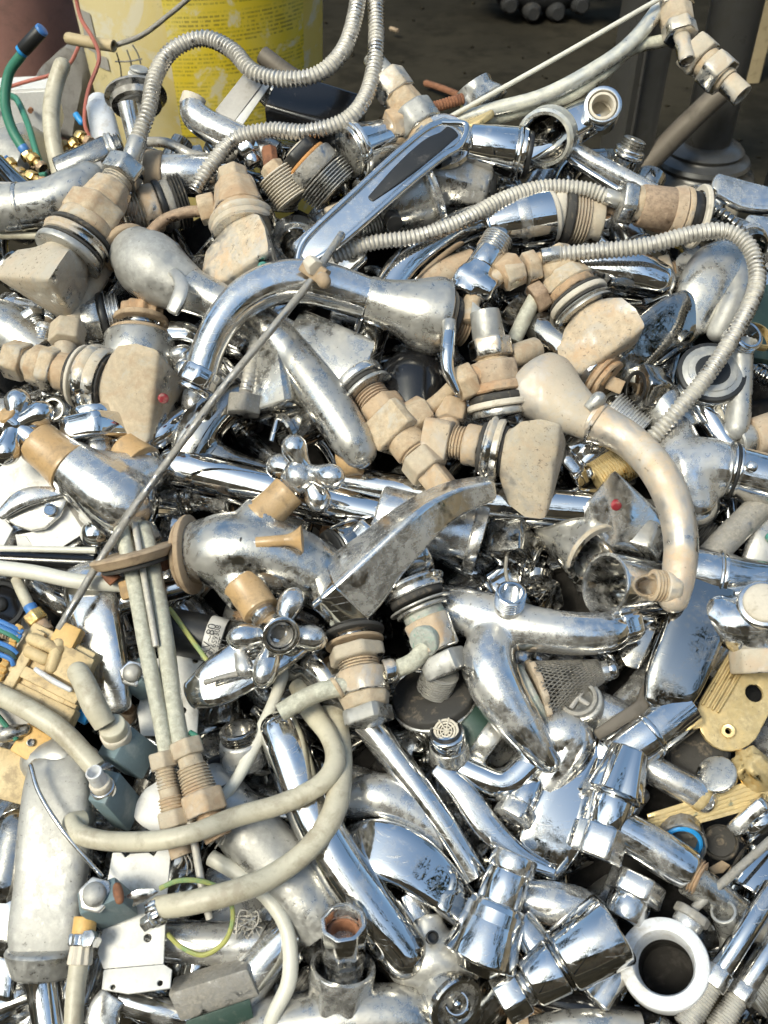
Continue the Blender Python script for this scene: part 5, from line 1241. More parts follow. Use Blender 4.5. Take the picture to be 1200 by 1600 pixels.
T.tube('lever', [(1110, 900, 50, 40), (1096, 950, 56, 46), (1074, 1010, 58, 46), (1052, 1064, 54, 44), (1038, 1100, 46, 34)], None, 'chrome_dark', n=34, cap='rr', sec=(.34, 3.6), ref=unit(np.array([-.2, -.8, .52])))
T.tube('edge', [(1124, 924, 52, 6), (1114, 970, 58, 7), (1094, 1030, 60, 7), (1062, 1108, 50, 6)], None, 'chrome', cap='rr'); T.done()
T = Thing('bath_mixer', 'polished chrome mixer pipe with band at right edge below the tan spout', 'mixer', short='banded mixer pipe', uv=(1130, 900), mat='chrome')
T.tube('pipe', [(1082, 896, 30, 42), (1120, 902, 34, 42), (1170, 908, 34, 36), (1250, 918, 30, 36)], None, 'chrome', cap='rf', n=32)
T.stack((1112, 901, 34), (1128, 904, 34), 'band 0 1 45 p chrome'); T.done()
T = Thing('bath_mixer', 'dusty chrome mixer elbow with cream cap at the right edge', 'mixer', short='cream-capped elbow', uv=(1170, 980), mat='chrome_used')
T.add('body', fuse(sweep([(1120, 960, 50, 34), (1150, 975, 56, 42), (1190, 960, 56, 46), (1230, 940, 50, 46)], None, cap='rr'), sweep([(1150, 976, 56, 34), (1170, 1000, 50, 34), (1184, 1024, 44, 32)], None, cap='rf'), vox=.0018), 'chrome_used', **FUS)
T.stack((1190, 950, 84), (1196, 938, 112), 'cap_ring 0 .6 40 c chrome; cap .5 1 32 d washer_pale'); T.stack((1180, 1014, 50), (1184, 1052, 44), 'nut 0 1 36 h muddy_chrome'); T.done()
T = Thing('cover_plate', 'gold rounded cover plate with ribs and a screw hole', 'plate', short='gold cover plate', uv=(1140, 1110))
GP = [(1150, 1000, 14), (1210, 1010, 14), (1220, 1080, 22), (1190, 1140, 26)] + [(1142 + 52 * math.cos(a), 1118 + 56 * math.sin(a), 26) for a in np.linspace(.15, math.pi + .1, 12)] + [(1096, 1092, 24)]
T.add('plate', plate(GP, 9, holes=[(1138, 1143, 26, 5), (1180, 1082, 24, 14)], bev=2.5), 'gold')
for k in range(4): T.tube('rib', [(1146 + k * 8, 1018 + k * 4, 20), (1118 + k * 8, 1066 + k * 4, 25), (1098 + k * 8, 1100 + k * 4, 27)], 2.4, 'gold', cap='rr', n=10)
T.stack((1138, 1143, 26), (1138, 1142, 33), 'eyelet 0 1 11 w gold'); T.done()
for k in range(6):
    T = Thing('gold_strip', ['topmost', 'second', 'third', 'fourth', 'fifth', 'lowest'][k] + ' of six thin gold strips fanned below the gold plate', 'strip', 'thin gold strips', short='gold strips' if k == 2 else None, uv=(1110, 1260))
    T.tube('gold_strip', [(1012 + k * 1, 1276 + k * 5, 16 - k * 2), (1110, 1245 + k * 6.5, 20 - k * 2), (1215, 1208 + k * 8, 22 - k * 2)], 4.2, 'gold', sec=(.5, 5), n=12); T.done()
T = Thing('metal_disc', 'plain round brushed disc beside gold faceted knob', 'disc', short='brushed disc', uv=(1120, 1210))
T.stack((1122, 1214, 22), (1119, 1208, 32), 'metal_disc 0 1 31 c chrome_dull'); T.done()
T = Thing('gold_finial', 'gold faceted knob at the right edge', 'knob', short='gold knob', uv=(1170, 1195))
T.stack((1188, 1214, 10), (1162, 1186, 36), 'gold_finial 0 1 32>28 K gold'); T.done()
T = Thing('mesh_screen', 'round black mesh screen under the gold plate', 'screen')
T.stack((1090, 1180, -24), (1088, 1176, -14), 'ring 0 1 50 W black; mesh .2 .6 46 c rubber'); T.done()

# chrome angle valves, lower right
T = Thing('angle_valve', 'polished angle valve with faceted flared knob and hex end', 'valve', 'polished angle valves', short='flared polished valve', uv=(950, 1270), mat='chrome')
T.stack((984, 1170, 66), (936, 1322, 62), 'knob 0 .48 30>46 K chrome; collar .46 .52 40 c chrome_dark; body .5 .82 34>32 c chrome; nut .8 1.12 36 h chrome_used')
T.add('branch', fuse(sweep([(950, 1284, 60, 30), (1000, 1312, 58, 32), (1050, 1344, 56, 34), (1078, 1362, 54, 33)], None, n=24), sweep([(948, 1270, 60, 31), (944, 1300, 60, 31)], None), vox=.0016), 'chrome_used', **FUS)
T.stack((1070, 1358, 54), (1096, 1374, 62), 'mouth 0 1 28 R rusty_brass')
T.tube('tail', [(1078, 1372, 44, 28), (1120, 1402, 36, 26), (1160, 1432, 28, 24)], None, 'chrome_dull'); T.done()
T = Thing('angle_valve', 'polished angle valve with smooth cup knob, lower right', 'valve', 'polished angle valves', short='cup-knob valve', uv=(880, 1500), mat='chrome')
T.stack((962, 1448, 84), (792, 1560, 70), 'knob 0 .50 58>50 c chrome; groove .5 .53 44 c chrome_dark; body .53 .8 45>38 c chrome; neck .8 .86 30 c chrome_dark; nut .86 1.06 33 h chrome')
T.add('branch', fuse(sweep([(862, 1510, 66, 34), (830, 1470, 56, 30), (808, 1440, 50, 28)], None), sweep([(880, 1502, 68, 38), (840, 1528, 66, 36)], None), vox=.0016), 'chrome', **FUS); T.done()
T = Thing('angle_valve', 'polished angle valve with tapered cup pointing down at lower centre', 'valve', 'polished angle valves', short='tapered-cup valve', uv=(760, 1430), mat='chrome')
T.stack((806, 1334, 78), (742, 1520, 74), 'ring 0 .16 37 c chrome_used; neck .14 .46 34>36 c chrome; skirt .42 .9 44>60 v chrome; skirt_end .86 .92 58>50 c chrome; tip .9 1 40>30 o chrome_dark'); T.done()
T = Thing('valve_pipe', 'dull chrome pipe between the two cup valves', 'pipe', short='dull pipe piece', uv=(860, 1410), mat='chrome_used')
T.tube('valve_pipe', [(820, 1404, 30, 30), (860, 1412, 34, 34), (900, 1420, 34, 34), (930, 1436, 30, 30)], None, 'chrome_used'); T.done()
T = Thing('chrome_nut', 'wide chrome hex nut right of the cup-knob valve', 'nut', short='wide hex nut', uv=(985, 1400), mat='chrome_used')
T.stack((1000, 1370, 24), (972, 1438, 26), 'nut 0 .5 40 h chrome_used; body .45 1 34 c chrome'); T.done()
T = Thing('angle_valve', 'chrome knob hidden under the cup-knob valve', 'knob', mat='chrome')
T.stack((970, 1490, 20), (920, 1560, 24), 'knob 0 1 36>44 K chrome'); T.done()
T = Thing('flange_ring', 'smooth white plastic ring lying at lower right', 'ring', short='white plastic ring', uv=(1038, 1508))
R0, R1 = P((1040, 1512, 40)), P((1036, 1502, 74))
T.add('ring', lathe(R0, R1, [(0, 46), (0, 66), (.15, 69), (.62, 69), (.74, 67.5), (.79, 64), (.82, 60), (.86, 52), (.84, 48), (.70, 45), (.3, 43), (0, 42)], 64, caps=(False, False)), 'plastic_white'); T.stack((1070, 1450, 44), (1082, 1428, 44), 'spigot 0 .8 24 c chrome_used; cap .6 1.2 27 o steel_grey'); T.add('bore', lathe(P((1048, 1526, -50)), R1, [(0, 41), (.55, 41.5), (.62, 44), (.55, 46), (0, 45)], 48, caps=(False, False)), 'core_dark', 0); T.done()  # bore wall near black: shade of the ring's depth put into its colour
T = Thing('well_shade', 'dark disc standing in for the shade inside the white plastic ring', 'pipe')
T.stack((1042, 1516, -60), (1040, 1512, -30), 'well_shade 0 1 58 c core_dark'); T.done()  # solid near-black disc in place of the shade down the ring
T = Thing('steel_rod', 'thin grey rod leaning over the white plastic ring', 'rod', short='grey lean rod', uv=(1150, 1370))
T.tube('steel_rod', [(1084, 1420, 50), (1140, 1370, 56), (1230, 1290, 60)], 7, 'steel_grey'); T.done()
T = Thing('pump_neck', 'scraped chrome pipe with torn mouth at lower right', 'pipe', short='torn-mouth pipe', uv=(1130, 1420), mat='chrome_used')
T.tube('pipe', [(1110, 1400, 20, 24), (1150, 1430, 26, 26), (1190, 1450, 20, 26)], None, 'chrome_dull'); T.stack((1140, 1450, 30), (1130, 1424, 60), 'mouth 0 1 20 u limescale'); T.tube('leg', [(1136, 1440, 26, 22), (1142, 1470, 24, 18), (1140, 1490, 20, 16)], None, 'limescale'); T.done()
for lab, a, b, sh in (('nearer of two bright chrome hose tails at the lower right corner', (1210, 1385, 66), (1070, 1605, 74), 'near hose tail'), ('farther of two bright chrome hose tails at the lower right corner', (1230, 1440, 50), (1120, 1610, 60), 'far hose tail')):
    T = Thing('hose_tail', lab, 'hose', 'bright hose tails', short=sh, uv=((a[0] + b[0]) / 2, (a[1] + b[1]) / 2), mat='chrome')
    T.stack(a, b, 'tube 0 .62 17 c chrome; nut .6 .72 19 h chrome_used; braid .7 1 17>20 r hose_metal'); T.done()
T = Thing('threaded_end', 'white ribbed pipe end at the right edge near bottom', 'pipe', short='white ribbed end', uv=(1190, 1540))
T.stack((1168, 1560, 10), (1230, 1500, 14), 'threaded_end 0 1 36 r limescale'); T.done()
T = Thing('lined_pipe', 'round pipe end with bright blue lining, right', 'pipe', short='blue-lined pipe end', uv=(1060, 1315), mat='steel_grey')
T.stack((1058, 1290, -20), (1066, 1322, 18), 'body 0 1 38 v steel_grey; lining .7 .97 32 W blue_bright'); T.done()
T = Thing('rubber_disc', 'black embossed rubber disc on the dark ground, right', 'disc')
T.stack((1126, 1318, -40), (1125, 1314, -26), 'disc 0 .7 28 c rubber; ring .6 1 24 w rubber; ring .5 .9 14 w rubber'); T.done()
T = Thing('stone_chip', 'small tan chip on the dark ground beside the rubber disc', 'chip')
T.add('stone_chip', plate([(1108, 1356, -20), (1128, 1344, -18), (1142, 1352, -16), (1130, 1364, -18), (1114, 1366, -20)], 6), 'washer_tan'); T.done()
T = Thing('tap_nut', 'chrome capped tap head at right edge above grey lean rod', 'tap', short='capped tap head', uv=(1180, 1280), mat='chrome')
T.stack((1164, 1262, 10), (1200, 1300, 16), 'nut 0 .5 36 q chrome_used; body .45 1 42 d chrome'); T.done()
T = Thing('chrome_barrel', 'broken chrome barrel at right edge below capped tap head', 'barrel', short='broken barrel', uv=(1180, 1370), mat='chrome')
T.stack((1200, 1340, 4), (1166, 1400, 10), 'barrel 0 1 38>40 v chrome'); T.done()
T = Thing('broad_spout', 'mottled blue-grey chrome slab under flared polished valve', 'plate', short='mottled slab', uv=(880, 1260), mat='chrome_used')
T.tube('slab', [(930, 1160, 10, 34), (900, 1230, 18, 46), (866, 1296, 18, 50), (838, 1350, 8, 44)], None, 'chrome', cap='rr', sec=(.4, 4), n=30); T.done()
pipe('grey crumpled chrome pipe below the strainer cone', [(836, 1180, 10, 34), (870, 1150, 24, 42), (890, 1164, 24, 40), (850, 1230, 10, 30)], None, 'chrome_used', 'crumpled pipe', cap='rf')
T = Thing('chrome_tube', 'bright chrome bend with open end left of mottled slab', 'tube', short='bright bend', uv=(780, 1210), mat='chrome')
T.tube('tube', [(700, 1190, 10, 26), (750, 1214, 18, 27), (790, 1224, 22, 27), (830, 1190, 24, 27), (860, 1164, 20, 28)], None, 'chrome', cap='ff'); T.stack((820, 1244, 24), (798, 1282, 34), 'arm -.6 .4 25 c chrome; nut .4 1 28 h chrome_used'); T.done()
pipe('chrome tube with bright tip near gold strips', [(1000, 1190, 10, 22), (1040, 1214, 16, 24), (1082, 1236, 16, 24), (1100, 1250, 14, 22)], None, 'chrome_used', 'bright-tipped tube', cap='fr', ends=[((1086, 1240, 16), (1108, 1254, 14), 'tip 0 1 23 d gold')])
T = Thing('chrome_tube', 'chrome pipe with seam below the wide spotted lever', 'tube', short='seamed pipe', uv=(1000, 1150), mat='chrome')
T.tube('tube', [(960, 1186, 22, 36), (1010, 1150, 28, 38), (1070, 1104, 26, 38)], None, 'chrome', cap='ff', n=28); T.stack((1010, 1150, 28), (1018, 1144, 28), 'seam 0 1 40 c chrome'); T.done()
T = Thing('chrome_box', 'crumpled square chrome box above open-neck sink tap', 'box', short='crumpled box', uv=(845, 920), mat='chrome_used')
T.add('chrome_box', cbox((838, 934, 26), (38, -26), (-36, -18), (8, 40), 5), 'chrome_dark'); T.done()
T = Thing('aerator', 'round mesh aerator on a grey tap end at centre bottom', 'aerator', short='mesh aerator', uv=(698, 1145), mat='chrome_dull')
T.stack((706, 1190, 10), (697, 1142, 60), 'neck -.6 .6 36>30 c chrome_dull; ring .55 .95 29 c chrome; mesh .9 1 24 u black')
for r_ in (5, 10, 15, 20): T.stack((697.5, 1143, 59), (697, 1142, 62), f'mesh_ring 0 1 {r_} W washer_pale')
for k in range(4):
    a = k * math.pi / 4 + .2; T.tube('mesh_bar', [(697 - 21 * math.cos(a), 1142 - 21 * math.sin(a), 61), (697, 1142, 61), (697 + 21 * math.cos(a), 1142 + 21 * math.sin(a), 61)], 1.4, 'washer_pale', n=6)
T.done()
T = Thing('green_coupling', 'dark green scratched coupling beside the mesh aerator', 'coupling', short='dark green coupling', uv=(750, 1150), mat='green_dark')
T.stack((712, 1120, 0), (776, 1168, 6), 'body 0 .7 44>40 c green_dark; band .6 1 42 c chrome_dull'); T.done()
T = Thing('corrugated_insert', 'dark bore ring in front of dark sink tap inlet', 'pipe')
T.tube('corrugated_insert', [(640, 960, 0, 36), (690, 950, 20, 38), (740, 958, 26, 40)], None, 'chrome_dark'); T.done()

# centre bottom pipes
pipe('thick chrome spout slanting from centre to lower middle', [(436, 1140, 46, 32), (452, 1180, 50, 36), (480, 1256, 52, 37), (530, 1350, 52, 40), (590, 1434, 48, 42), (634, 1490, 40, 40)], None, 'chrome', 'thick slanting spout', name='spout', cat='spout', cap='rr', n=32)
pipe('flaking lime-coated pipe left of the thick slanting spout', [(330, 1230, 24, 40), (380, 1290, 30, 48), (430, 1346, 32, 52), (480, 1410, 32, 50), (510, 1450, 28, 44)], None, 'limescale', 'flaking pipe', cap='rf', n=30)
pipe('slim chrome rail slanting down beside the thick spout', [(572, 1128, 28), (620, 1190, 30), (680, 1270, 28), (744, 1368, 20)], 23, 'chrome', 'slim chrome rail', name='rail', cat='rail', n=26)
pipe('narrow curved chrome blade right of slim rail', [(684, 1200, 30, 14), (720, 1234, 34, 20), (760, 1290, 34, 22), (810, 1336, 30, 16), (866, 1362, 28, 7)], None, 'chrome', 'curved blade', name='curved_lever', cat='lever', cap='rr', sec=(.5, 2.6))
T = Thing('broad_spout', 'broad mirror chrome spout arching at lower middle', 'spout', short='broad mirror spout', uv=(640, 1350), mat='chrome')
T.tube('shell', [(552, 1322, 22, 34), (590, 1326, 38, 45), (640, 1346, 44, 44), (690, 1386, 38, 36), (738, 1436, 20, 28)], None, 'chrome', cap='rr', sec=(.5, 4), n=38, ref=unit(NRM + np.array([.25, .1, 0]))); T.done()
pipe('dark dented chrome hood left of curved blade', [(552, 1250, 10, 30), (590, 1244, 20, 36), (640, 1266, 18, 34), (690, 1310, 10, 30)], None, 'chrome_used', 'dented hood', name='hood', cat='spout', cap='rr', n=28)
T = Thing('hex_cup', 'chrome hex sleeve with rusty bore set in a star-shaped cup', 'fitting', short='rusty-bored hex sleeve', uv=(535, 1480), mat='chrome_used')
T.stack((538, 1530, 30), (536, 1440, 120), 'neck 0 .5 31 c chrome_used; sleeve .45 1 34 ou chrome_used; bore .5 .82 26 u rust'); T.done()
T = Thing('star_cup', 'star-shaped chrome cup knob at lower middle', 'knob', short='star cup knob', uv=(525, 1540), mat='chrome_dark')
T.stack((528, 1586, 20), (536, 1508, 58), 'star_cup 0 1 52>52 s chrome_used'); T.done()
T = Thing('cap_disc', 'round chrome cap with centre screw at the bottom edge', 'cap', short='screwed round cap', uv=(710, 1568), mat='chrome')
T.stack((680, 1530, 20), (716, 1572, 62), 'barrel 0 .85 40 c chrome_dull; rim .8 1 47 W chrome; dish .8 .9 38 c chrome_dull'); T.stack((716, 1572, 56), (713, 1566, 72), 'boss 0 .8 20 W chrome; screw .4 1 8 d chrome'); T.done()
T = Thing('tap_casting', 'grey chrome tap body with dark port at lower middle', 'tap', short='ported tap body', uv=(670, 1480), mat='chrome_dull')
T.add('body', fuse(sweep([(640, 1500, 20, 42), (680, 1500, 26, 46), (720, 1500, 20, 40)], None, cap='rr'), sweep([(668, 1430, 20, 26), (672, 1480, 24, 32), (690, 1540, 26, 40)], None), vox=.0018), 'chrome_dull', **FUS); T.stack((674, 1466, 60), (676, 1464, 70), 'port 0 1 10 u black'); T.stack((636, 1398, 14), (652, 1440, 18), 'neck 0 1 28 c chrome_used'); T.done()
pipe('lime-spotted chrome tap barrel at the bottom edge', [(420, 1610, 20, 50), (520, 1592, 30, 46), (620, 1584, 30, 44), (668, 1596, 22, 40)], None, 'chrome_dull', 'bottom tap barrel', name='barrel', cat='barrel', cap='rr', n=28)
pipe('chrome pipe slanting below the cream hose loop', [(350, 1590, 20, 34), (390, 1530, 28, 36), (440, 1470, 30, 34), (470, 1430, 24, 30)], None, 'chrome_used', 'slanting lower pipe', cap='rf', n=28)
pipe('horizontal chrome cylinder under the yellow-green wire', [(262, 1470, 14, 32), (330, 1474, 20, 33), (400, 1474, 20, 33), (440, 1470, 14, 30)], None, 'chrome_used', 'horizontal cylinder', name='chrome_pipe', cat='pipe', n=28)
pipe('upright dark chrome pipe at bottom left of the loops', [(310, 1496, 8, 24), (300, 1540, 8, 24), (290, 1610, 4, 24)], None, 'chrome', 'upright dark pipe')
T = Thing('wire_tangle', 'frayed steel wire tangle beside horizontal cylinder', 'wire', short='steel wire tangle', uv=(395, 1450))
rr_ = random.Random(9)
for k in range(9):
    T.tube('strand', [(386 + rr_.uniform(-24, 24), 1446 + rr_.uniform(-24, 24), 46 + rr_.uniform(-4, 12)) for _ in range(6)], 1.2, 'hose_metal', n=6)
T.done()

# lower-left: lime-coated slab, connectors, bracket, hoses
T = Thing('tap_casting', 'large lime-crusted grey tap slab at lower left', 'tap', short='lime-crusted slab', uv=(85, 1340), mat='limescale')
T.add('slab', fuse(sweep([(92, 1196, 40, 46), (92, 1240, 46, 54), (88, 1310, 46, 58), (80, 1390, 46, 56), (74, 1450, 48, 58), (74, 1490, 44, 54)], None, cap='rr', sec=(.55, 4), n=32), vox=.0018), 'limescale', **FUS)
T.stack((72, 1478, 44), (70, 1524, 38), 'skirt 0 1 62>52 c limescale'); T.tube('stem', [(64, 1510, 40, 36), (70, 1550, 40, 28), (80, 1620, 40, 26)], None, 'chrome'); T.done()
pipe('thin chrome trim wire along the lime-crusted slab', [(48, 1196, 92), (62, 1240, 100), (100, 1300, 104), (158, 1368, 92)], 3.5, 'chrome', name='trim_wire', cat='wire', cap='rr')
T = Thing('chrome_lever', 'square chrome handle at left edge beside lime-crusted slab', 'handle', short='square handle', uv=(10, 1440), mat='chrome_used')
T.add('arm', block((4, 1440, 40), (24, 0, 0), (0, 34, 0), 30, 5), 'chrome_used'); T.add('tip', block((2, 1530, 30), (16, 4, 0), (-4, 34, 0), 30, 5), 'chrome', None); T.done()
pipe('dark dull pipe left of the lime-crusted slab', [(-30, 1330, 10, 40), (10, 1380, 14, 44), (30, 1300, 10, 40)], None, 'chrome_dark', 'dark dull pipe', cap='rr')

def connector(label, c, a, b, hgt, short, nut=None, stub=None, uv=None):
    T = Thing('coil_connector', label, 'connector', 'blue-grey coil connectors', short=short, uv=c[:2], mat='blue_grey')
    T.add('housing', cbox(c, a, b, hgt, 5), 'blue_grey')
    if nut:
        (p, q, r) = nut; T.stack(p, q, f'nut 0 .5 {r} h chrome_used; button .45 .9 {r * .78} d limescale')
    if stub: 
        for s in stub: T.stack(*s)
    return T.done()
connector('blue-grey cube connector with cream hose end plugged in', (178, 1186, 104), (28, -52), (-28, -8), (46, 34), 'hose-fed cube', stub=[((184, 1152, 84), (172, 1128, 122), 'clip 0 .4 24 c washer_pale; collar .35 .8 21 c hose_cream')])
connector('blue-grey cube connector with white stub on top', (163, 1257, 112), (26, -50), (-28, -8), (40, 44), 'white-stub cube', stub=[((164, 1236, 92), (146, 1206, 132), 'ring 0 .25 20 c chrome; ring .25 .5 17 c washer_pale; tube .45 1 13 u plastic_white')])
connector('chipped blue-grey cube connector with chrome button on white bracket', (185, 1404, 142), (-62, 26), (-6, -36), (33, 27), 'chipped cube', nut=((153, 1400, 112), (144, 1396, 146), 24))
connector('blue-grey cube connector half behind the twin pipes', (222, 1064, 66), (-30, 14), (2, -42), (28, 20), 'half-hidden cube', nut=((210, 1054, 46), (204, 1050, 74), 19))
T = Thing('dried_glue', 'brown dried glue patch on the chipped cube corner', 'scrap')
T.stack((182, 1380, 126), (188, 1412, 138), 'dried_glue 0 1 8 D rust'); T.done()
T = Thing('mounting_bracket', 'white steel bracket with notched top at lower left', 'bracket', short='white steel bracket', uv=(215, 1440))
T.add('panel', plate([(176, 1332, 66), (190, 1332, 66), (196, 1340, 66), (204, 1334, 66), (232, 1332, 68), (240, 1338, 68), (248, 1326, 68), (268, 1318, 68), (262, 1380, 70), (258, 1440, 70), (256, 1506, 66), (162, 1514, 66), (152, 1490, 68), (162, 1440, 70), (166, 1380, 70)], 5, holes=[(230, 1466, 70, 6)]), 'plate_white')
T.add('foot', plate([(162, 1515, 66), (256, 1507, 66), (268, 1514, 72), (266, 1544, 78), (200, 1553, 78), (158, 1545, 76)], 5, holes=[(250, 1536, 75, 4.5), (176, 1542, 75, 4)]), 'plate_white'); T.done()
T = Thing('mounting_bracket', 'white drilled plate behind the twin pipes', 'bracket', short='white drilled plate', uv=(300, 1080))
T.add('panel', plate([(236, 1030, 14), (318, 1018, 16), (320, 1050, 16), (300, 1090, 16), (310, 1110, 14), (308, 1150, 12), (220, 1150, 10), (214, 1110, 12)], 5, holes=[(305, 1032, 16, 5), (286, 1110, 14, 5)]), 'plate_white'); T.done()
pipe('white torn sheet behind the tan pipe nuts', [(232, 1280, 40, 30), (250, 1250, 44, 30), (262, 1230, 40, 20)], None, 'plate_white', name='sheet_scrap', cat='plate', cap='rr', sec=(.1, 4))

# tan solenoid block with coloured wires
T = Thing('valve_block', 'tan plastic valve block with coloured wires at the left edge', 'valve block', short='tan valve block', uv=(70, 1040), mat='plastic_tan')
T.add('housing', block((72, 1038, 84), (50, 26, 4), (-30, 44, 0), 50, 5), 'plastic_tan')
T.add('rail', block((50, 1092, 88), (62, 30, 4), (-7, 13, 0), 30, 4), 'plastic_tan'); T.add('rail', block((66, 1064, 92), (56, 28, 2), (-5, 9, 0), 30, 3), 'plastic_tan')
T.add('end_cap', block((34, 1034, 92), (8, 4, 0), (-30, 50, 0), 50, 3), 'plastic_tan')
T.add('lug', block((100, 1108, 86), (14, 7, 0), (-8, 16, 0), 30, 3), 'plastic_tan')
T.add('cover', block((112, 1040, 96), (26, 14, 0), (-10, 24, 0), 20, 3), 'plastic_tan')
for a, b in (((50, 998), (92, 1016)), ((46, 1018), (70, 1030)), ((92, 1006), (80, 1044))): T.tube('channel', [(*a, 92), ((a[0] + b[0]) / 2, (a[1] + b[1]) / 2, 96), (*b, 94)], 10, 'plastic_tan', cap='rr')
for k in range(9): T.stack((34 - k * 3.6, 984 + k * 9.5, 92), (24 - k * 3.6, 979 + k * 9.5, 92), 'terminal 0 1 4.5 q cube_yellow', parent=3)
wc = [('blue', 978), ('blue', 986), ('green_hose', 992), ('blue', 1012), ('green_dark', 1020), ('blue', 1030)]
for k, (m, v) in enumerate(wc): T.tube('wire', [(36 - k * 3, v + 10, 92), (16, v, 96), (-8, v - 10, 94), (-40, v - 18, 90)], 4, m, n=8)
T.tube('sealing_strip', [(56, 1046, 100, 4), (80, 1062, 102, 5), (110, 1078, 102, 4)], None, 'plastic_white', cap='rr', n=10)
T.stack((128, 1112, 60), (142, 1120, 60), 'blue_tab 0 1 12 q blue_bright'); T.done()
for lab, c, a, b, sh in (('yellow plastic cube at the end of the long steel rod', (102, 992, 96), (17, 8, 0), (-9, 17, 0), 'rod-end cube'), ('yellow plastic cube with centre eyelet at left edge', (48, 1162, 50), (20, 12, 0), (-14, 22, 0), 'eyelet cube'), ('yellow plastic cube half under the cream hose', (84, 1152, 30), (12, 8, 0), (-6, 14, 0), 'half-hidden yellow cube')):
    T = Thing('plastic_cube', lab, 'cube', 'yellow plastic cubes', short=sh, uv=c[:2]); T.add('body', block(c, a, b, 26, 3), 'cube_yellow')
    if 'eyelet' in lab: T.stack((48, 1161, 50), (48, 1160, 56), 'eyelet 0 1 6 u steel_grey')
    T.done()
T = Thing('brass_fitting', 'brown brass nut on a yellowish tube above the valve block', 'fitting', mat='brass')
T.tube('tube', [(26, 905, 60), (36, 928, 66), (48, 952, 68)], 9, 'hose_cream'); T.stack((46, 946, 68), (54, 962, 68), 'band 0 1 10 c blue'); T.stack((50, 958, 68), (74, 988, 66), 'nut 0 .5 15 h brass; body .5 1 12 c rusty_brass'); T.done()
T = Thing('dark_pulley', 'dark round wheel under the cream pipe at left edge', 'wheel')
T.stack((2, 946, -6), (0, 944, 10), 'disc 0 .6 38 c black_gloss; rim .5 1 38 W black; hub .6 1.2 12 d black'); T.done()
pipe('tall chrome spout blade between valve block and twin pipes', [(136, 900, 30, 40), (148, 950, 44, 40), (164, 1010, 48, 34), (178, 1064, 46, 26), (186, 1104, 40, 20)], None, 'chrome_used', 'tall spout blade', name='spout', cat='spout', cap='rr', sec=(.6, 2.8), n=30)
pipe('chrome bar behind the tan cover disc', [(160, 950, 20, 20), (210, 936, 26, 20), (300, 912, 20, 18)], None, 'chrome', 'chrome bar', name='bar', cat='bar')
pipe('brown grey box behind the valve block', [(10, 1120, 20, 34), (50, 1134, 24, 36), (90, 1160, 20, 34)], None, 'film_grey', name='casing', cat='casing', sec=(.7, 6))
pipe('crumpled grey bulb under the cream hose at left', [(60, 1190, 24, 30), (100, 1184, 30, 36), (130, 1194, 24, 30)], None, 'chrome_dull', name='bulb', cat='knob', cap='rr')

# capacitor with printed sleeve
T = Thing('capacitor', 'dark grey cylinder with printed white label behind the green wire', 'capacitor', short='printed cylinder', uv=(310, 985))
T.tube('can', [(240, 980, 24), (300, 992, 26), (352, 1004, 24)], 36, 'black', cap='ff', n=30)
T.stack((322, 996, 26), (352, 1004, 24), 'label 0 1 36.6 c label_white')
CAPA = T.done()
def lettering(txt, u, v, h, size, rot, parent):
    c = bpy.data.curves.new('lettering', 'FONT'); c.body = txt; c.size = size * S0; c.extrude = .00005
    c.align_x = 'CENTER'; c.align_y = 'CENTER'
    o = bpy.data.objects.new('lettering', c); COL.objects.link(o); c.materials.append(MATS['ink'])
    xa = unit(P((u + math.cos(rot) * 10, v - math.sin(rot) * 10, h)) - P((u, v, h))); za = NRM; za = unit(za - xa * za.dot(xa)); ya = np.cross(za, xa)
    m = Matrix([[*r] for r in np.stack([xa, ya, za], 1)]).to_4x4(); m.translation = Vector(P((u, v, h)))
    dg = bpy.context.evaluated_depsgraph_get(); me = bpy.data.meshes.new_from_object(o.evaluated_get(dg))
    bpy.data.objects.remove(o); o = bpy.data.objects.new('lettering', me); COL.objects.link(o)
    o.parent = parent; o.matrix_basis = Matrix.Translation(-Vector(parent.location)) @ m
lettering('AV~80', 326, 1000, 65, 17, rad(75), CAPA); lettering('97659308', 336, 1000, 65, 11, rad(75), CAPA); lettering('UIT', 346, 1008, 63, 15, rad(75), CAPA)

# cream hoses
def hose(label, pts, r, mat, short, ends=(), cap='ff'):
    T = Thing('plastic_hose', label, 'hose', 'plain plastic hoses', short=short, uv=pts[len(pts) // 2][:2])
    rv = random.Random(int(pts[1][0]) + 5)
    T.tube('hose', [(*p, r * rv.uniform(.93, 1.06)) for p in pts], None, mat, cap=cap, n=20, sub=9)
    for e in ends: T.stack(*e)
    if not ends: T.parts[0][0] = 'plastic_hose'; 
    return T.done()
hose('cream hose crossing the lower left corner to the white-stub cube', [(-40, 1066, 84), (0, 1086, 96), (50, 1112, 106), (100, 1146, 108), (150, 1200, 104)], 16, 'hose_cream', 'lower-left cream hose')
hose('dirty tan hose from the valve block to the hose-fed cube', [(122, 1050, 112), (132, 1068, 124), (146, 1100, 128), (164, 1132, 118)], 18, 'hose_cream', 'dirty tan hose', cap='rf')
hose('cream hose looping low across the lower left', [(130, 1282, 70), (112, 1286, 84), (126, 1304, 96), (170, 1314, 104), (240, 1314, 128), (300, 1302, 138), (370, 1276, 112), (440, 1256, 104), (500, 1226, 100), (524, 1190, 90), (514, 1150, 70), (486, 1110, 40), (466, 1070, 20)], 16, 'hose_cream', 'upper cream loop')
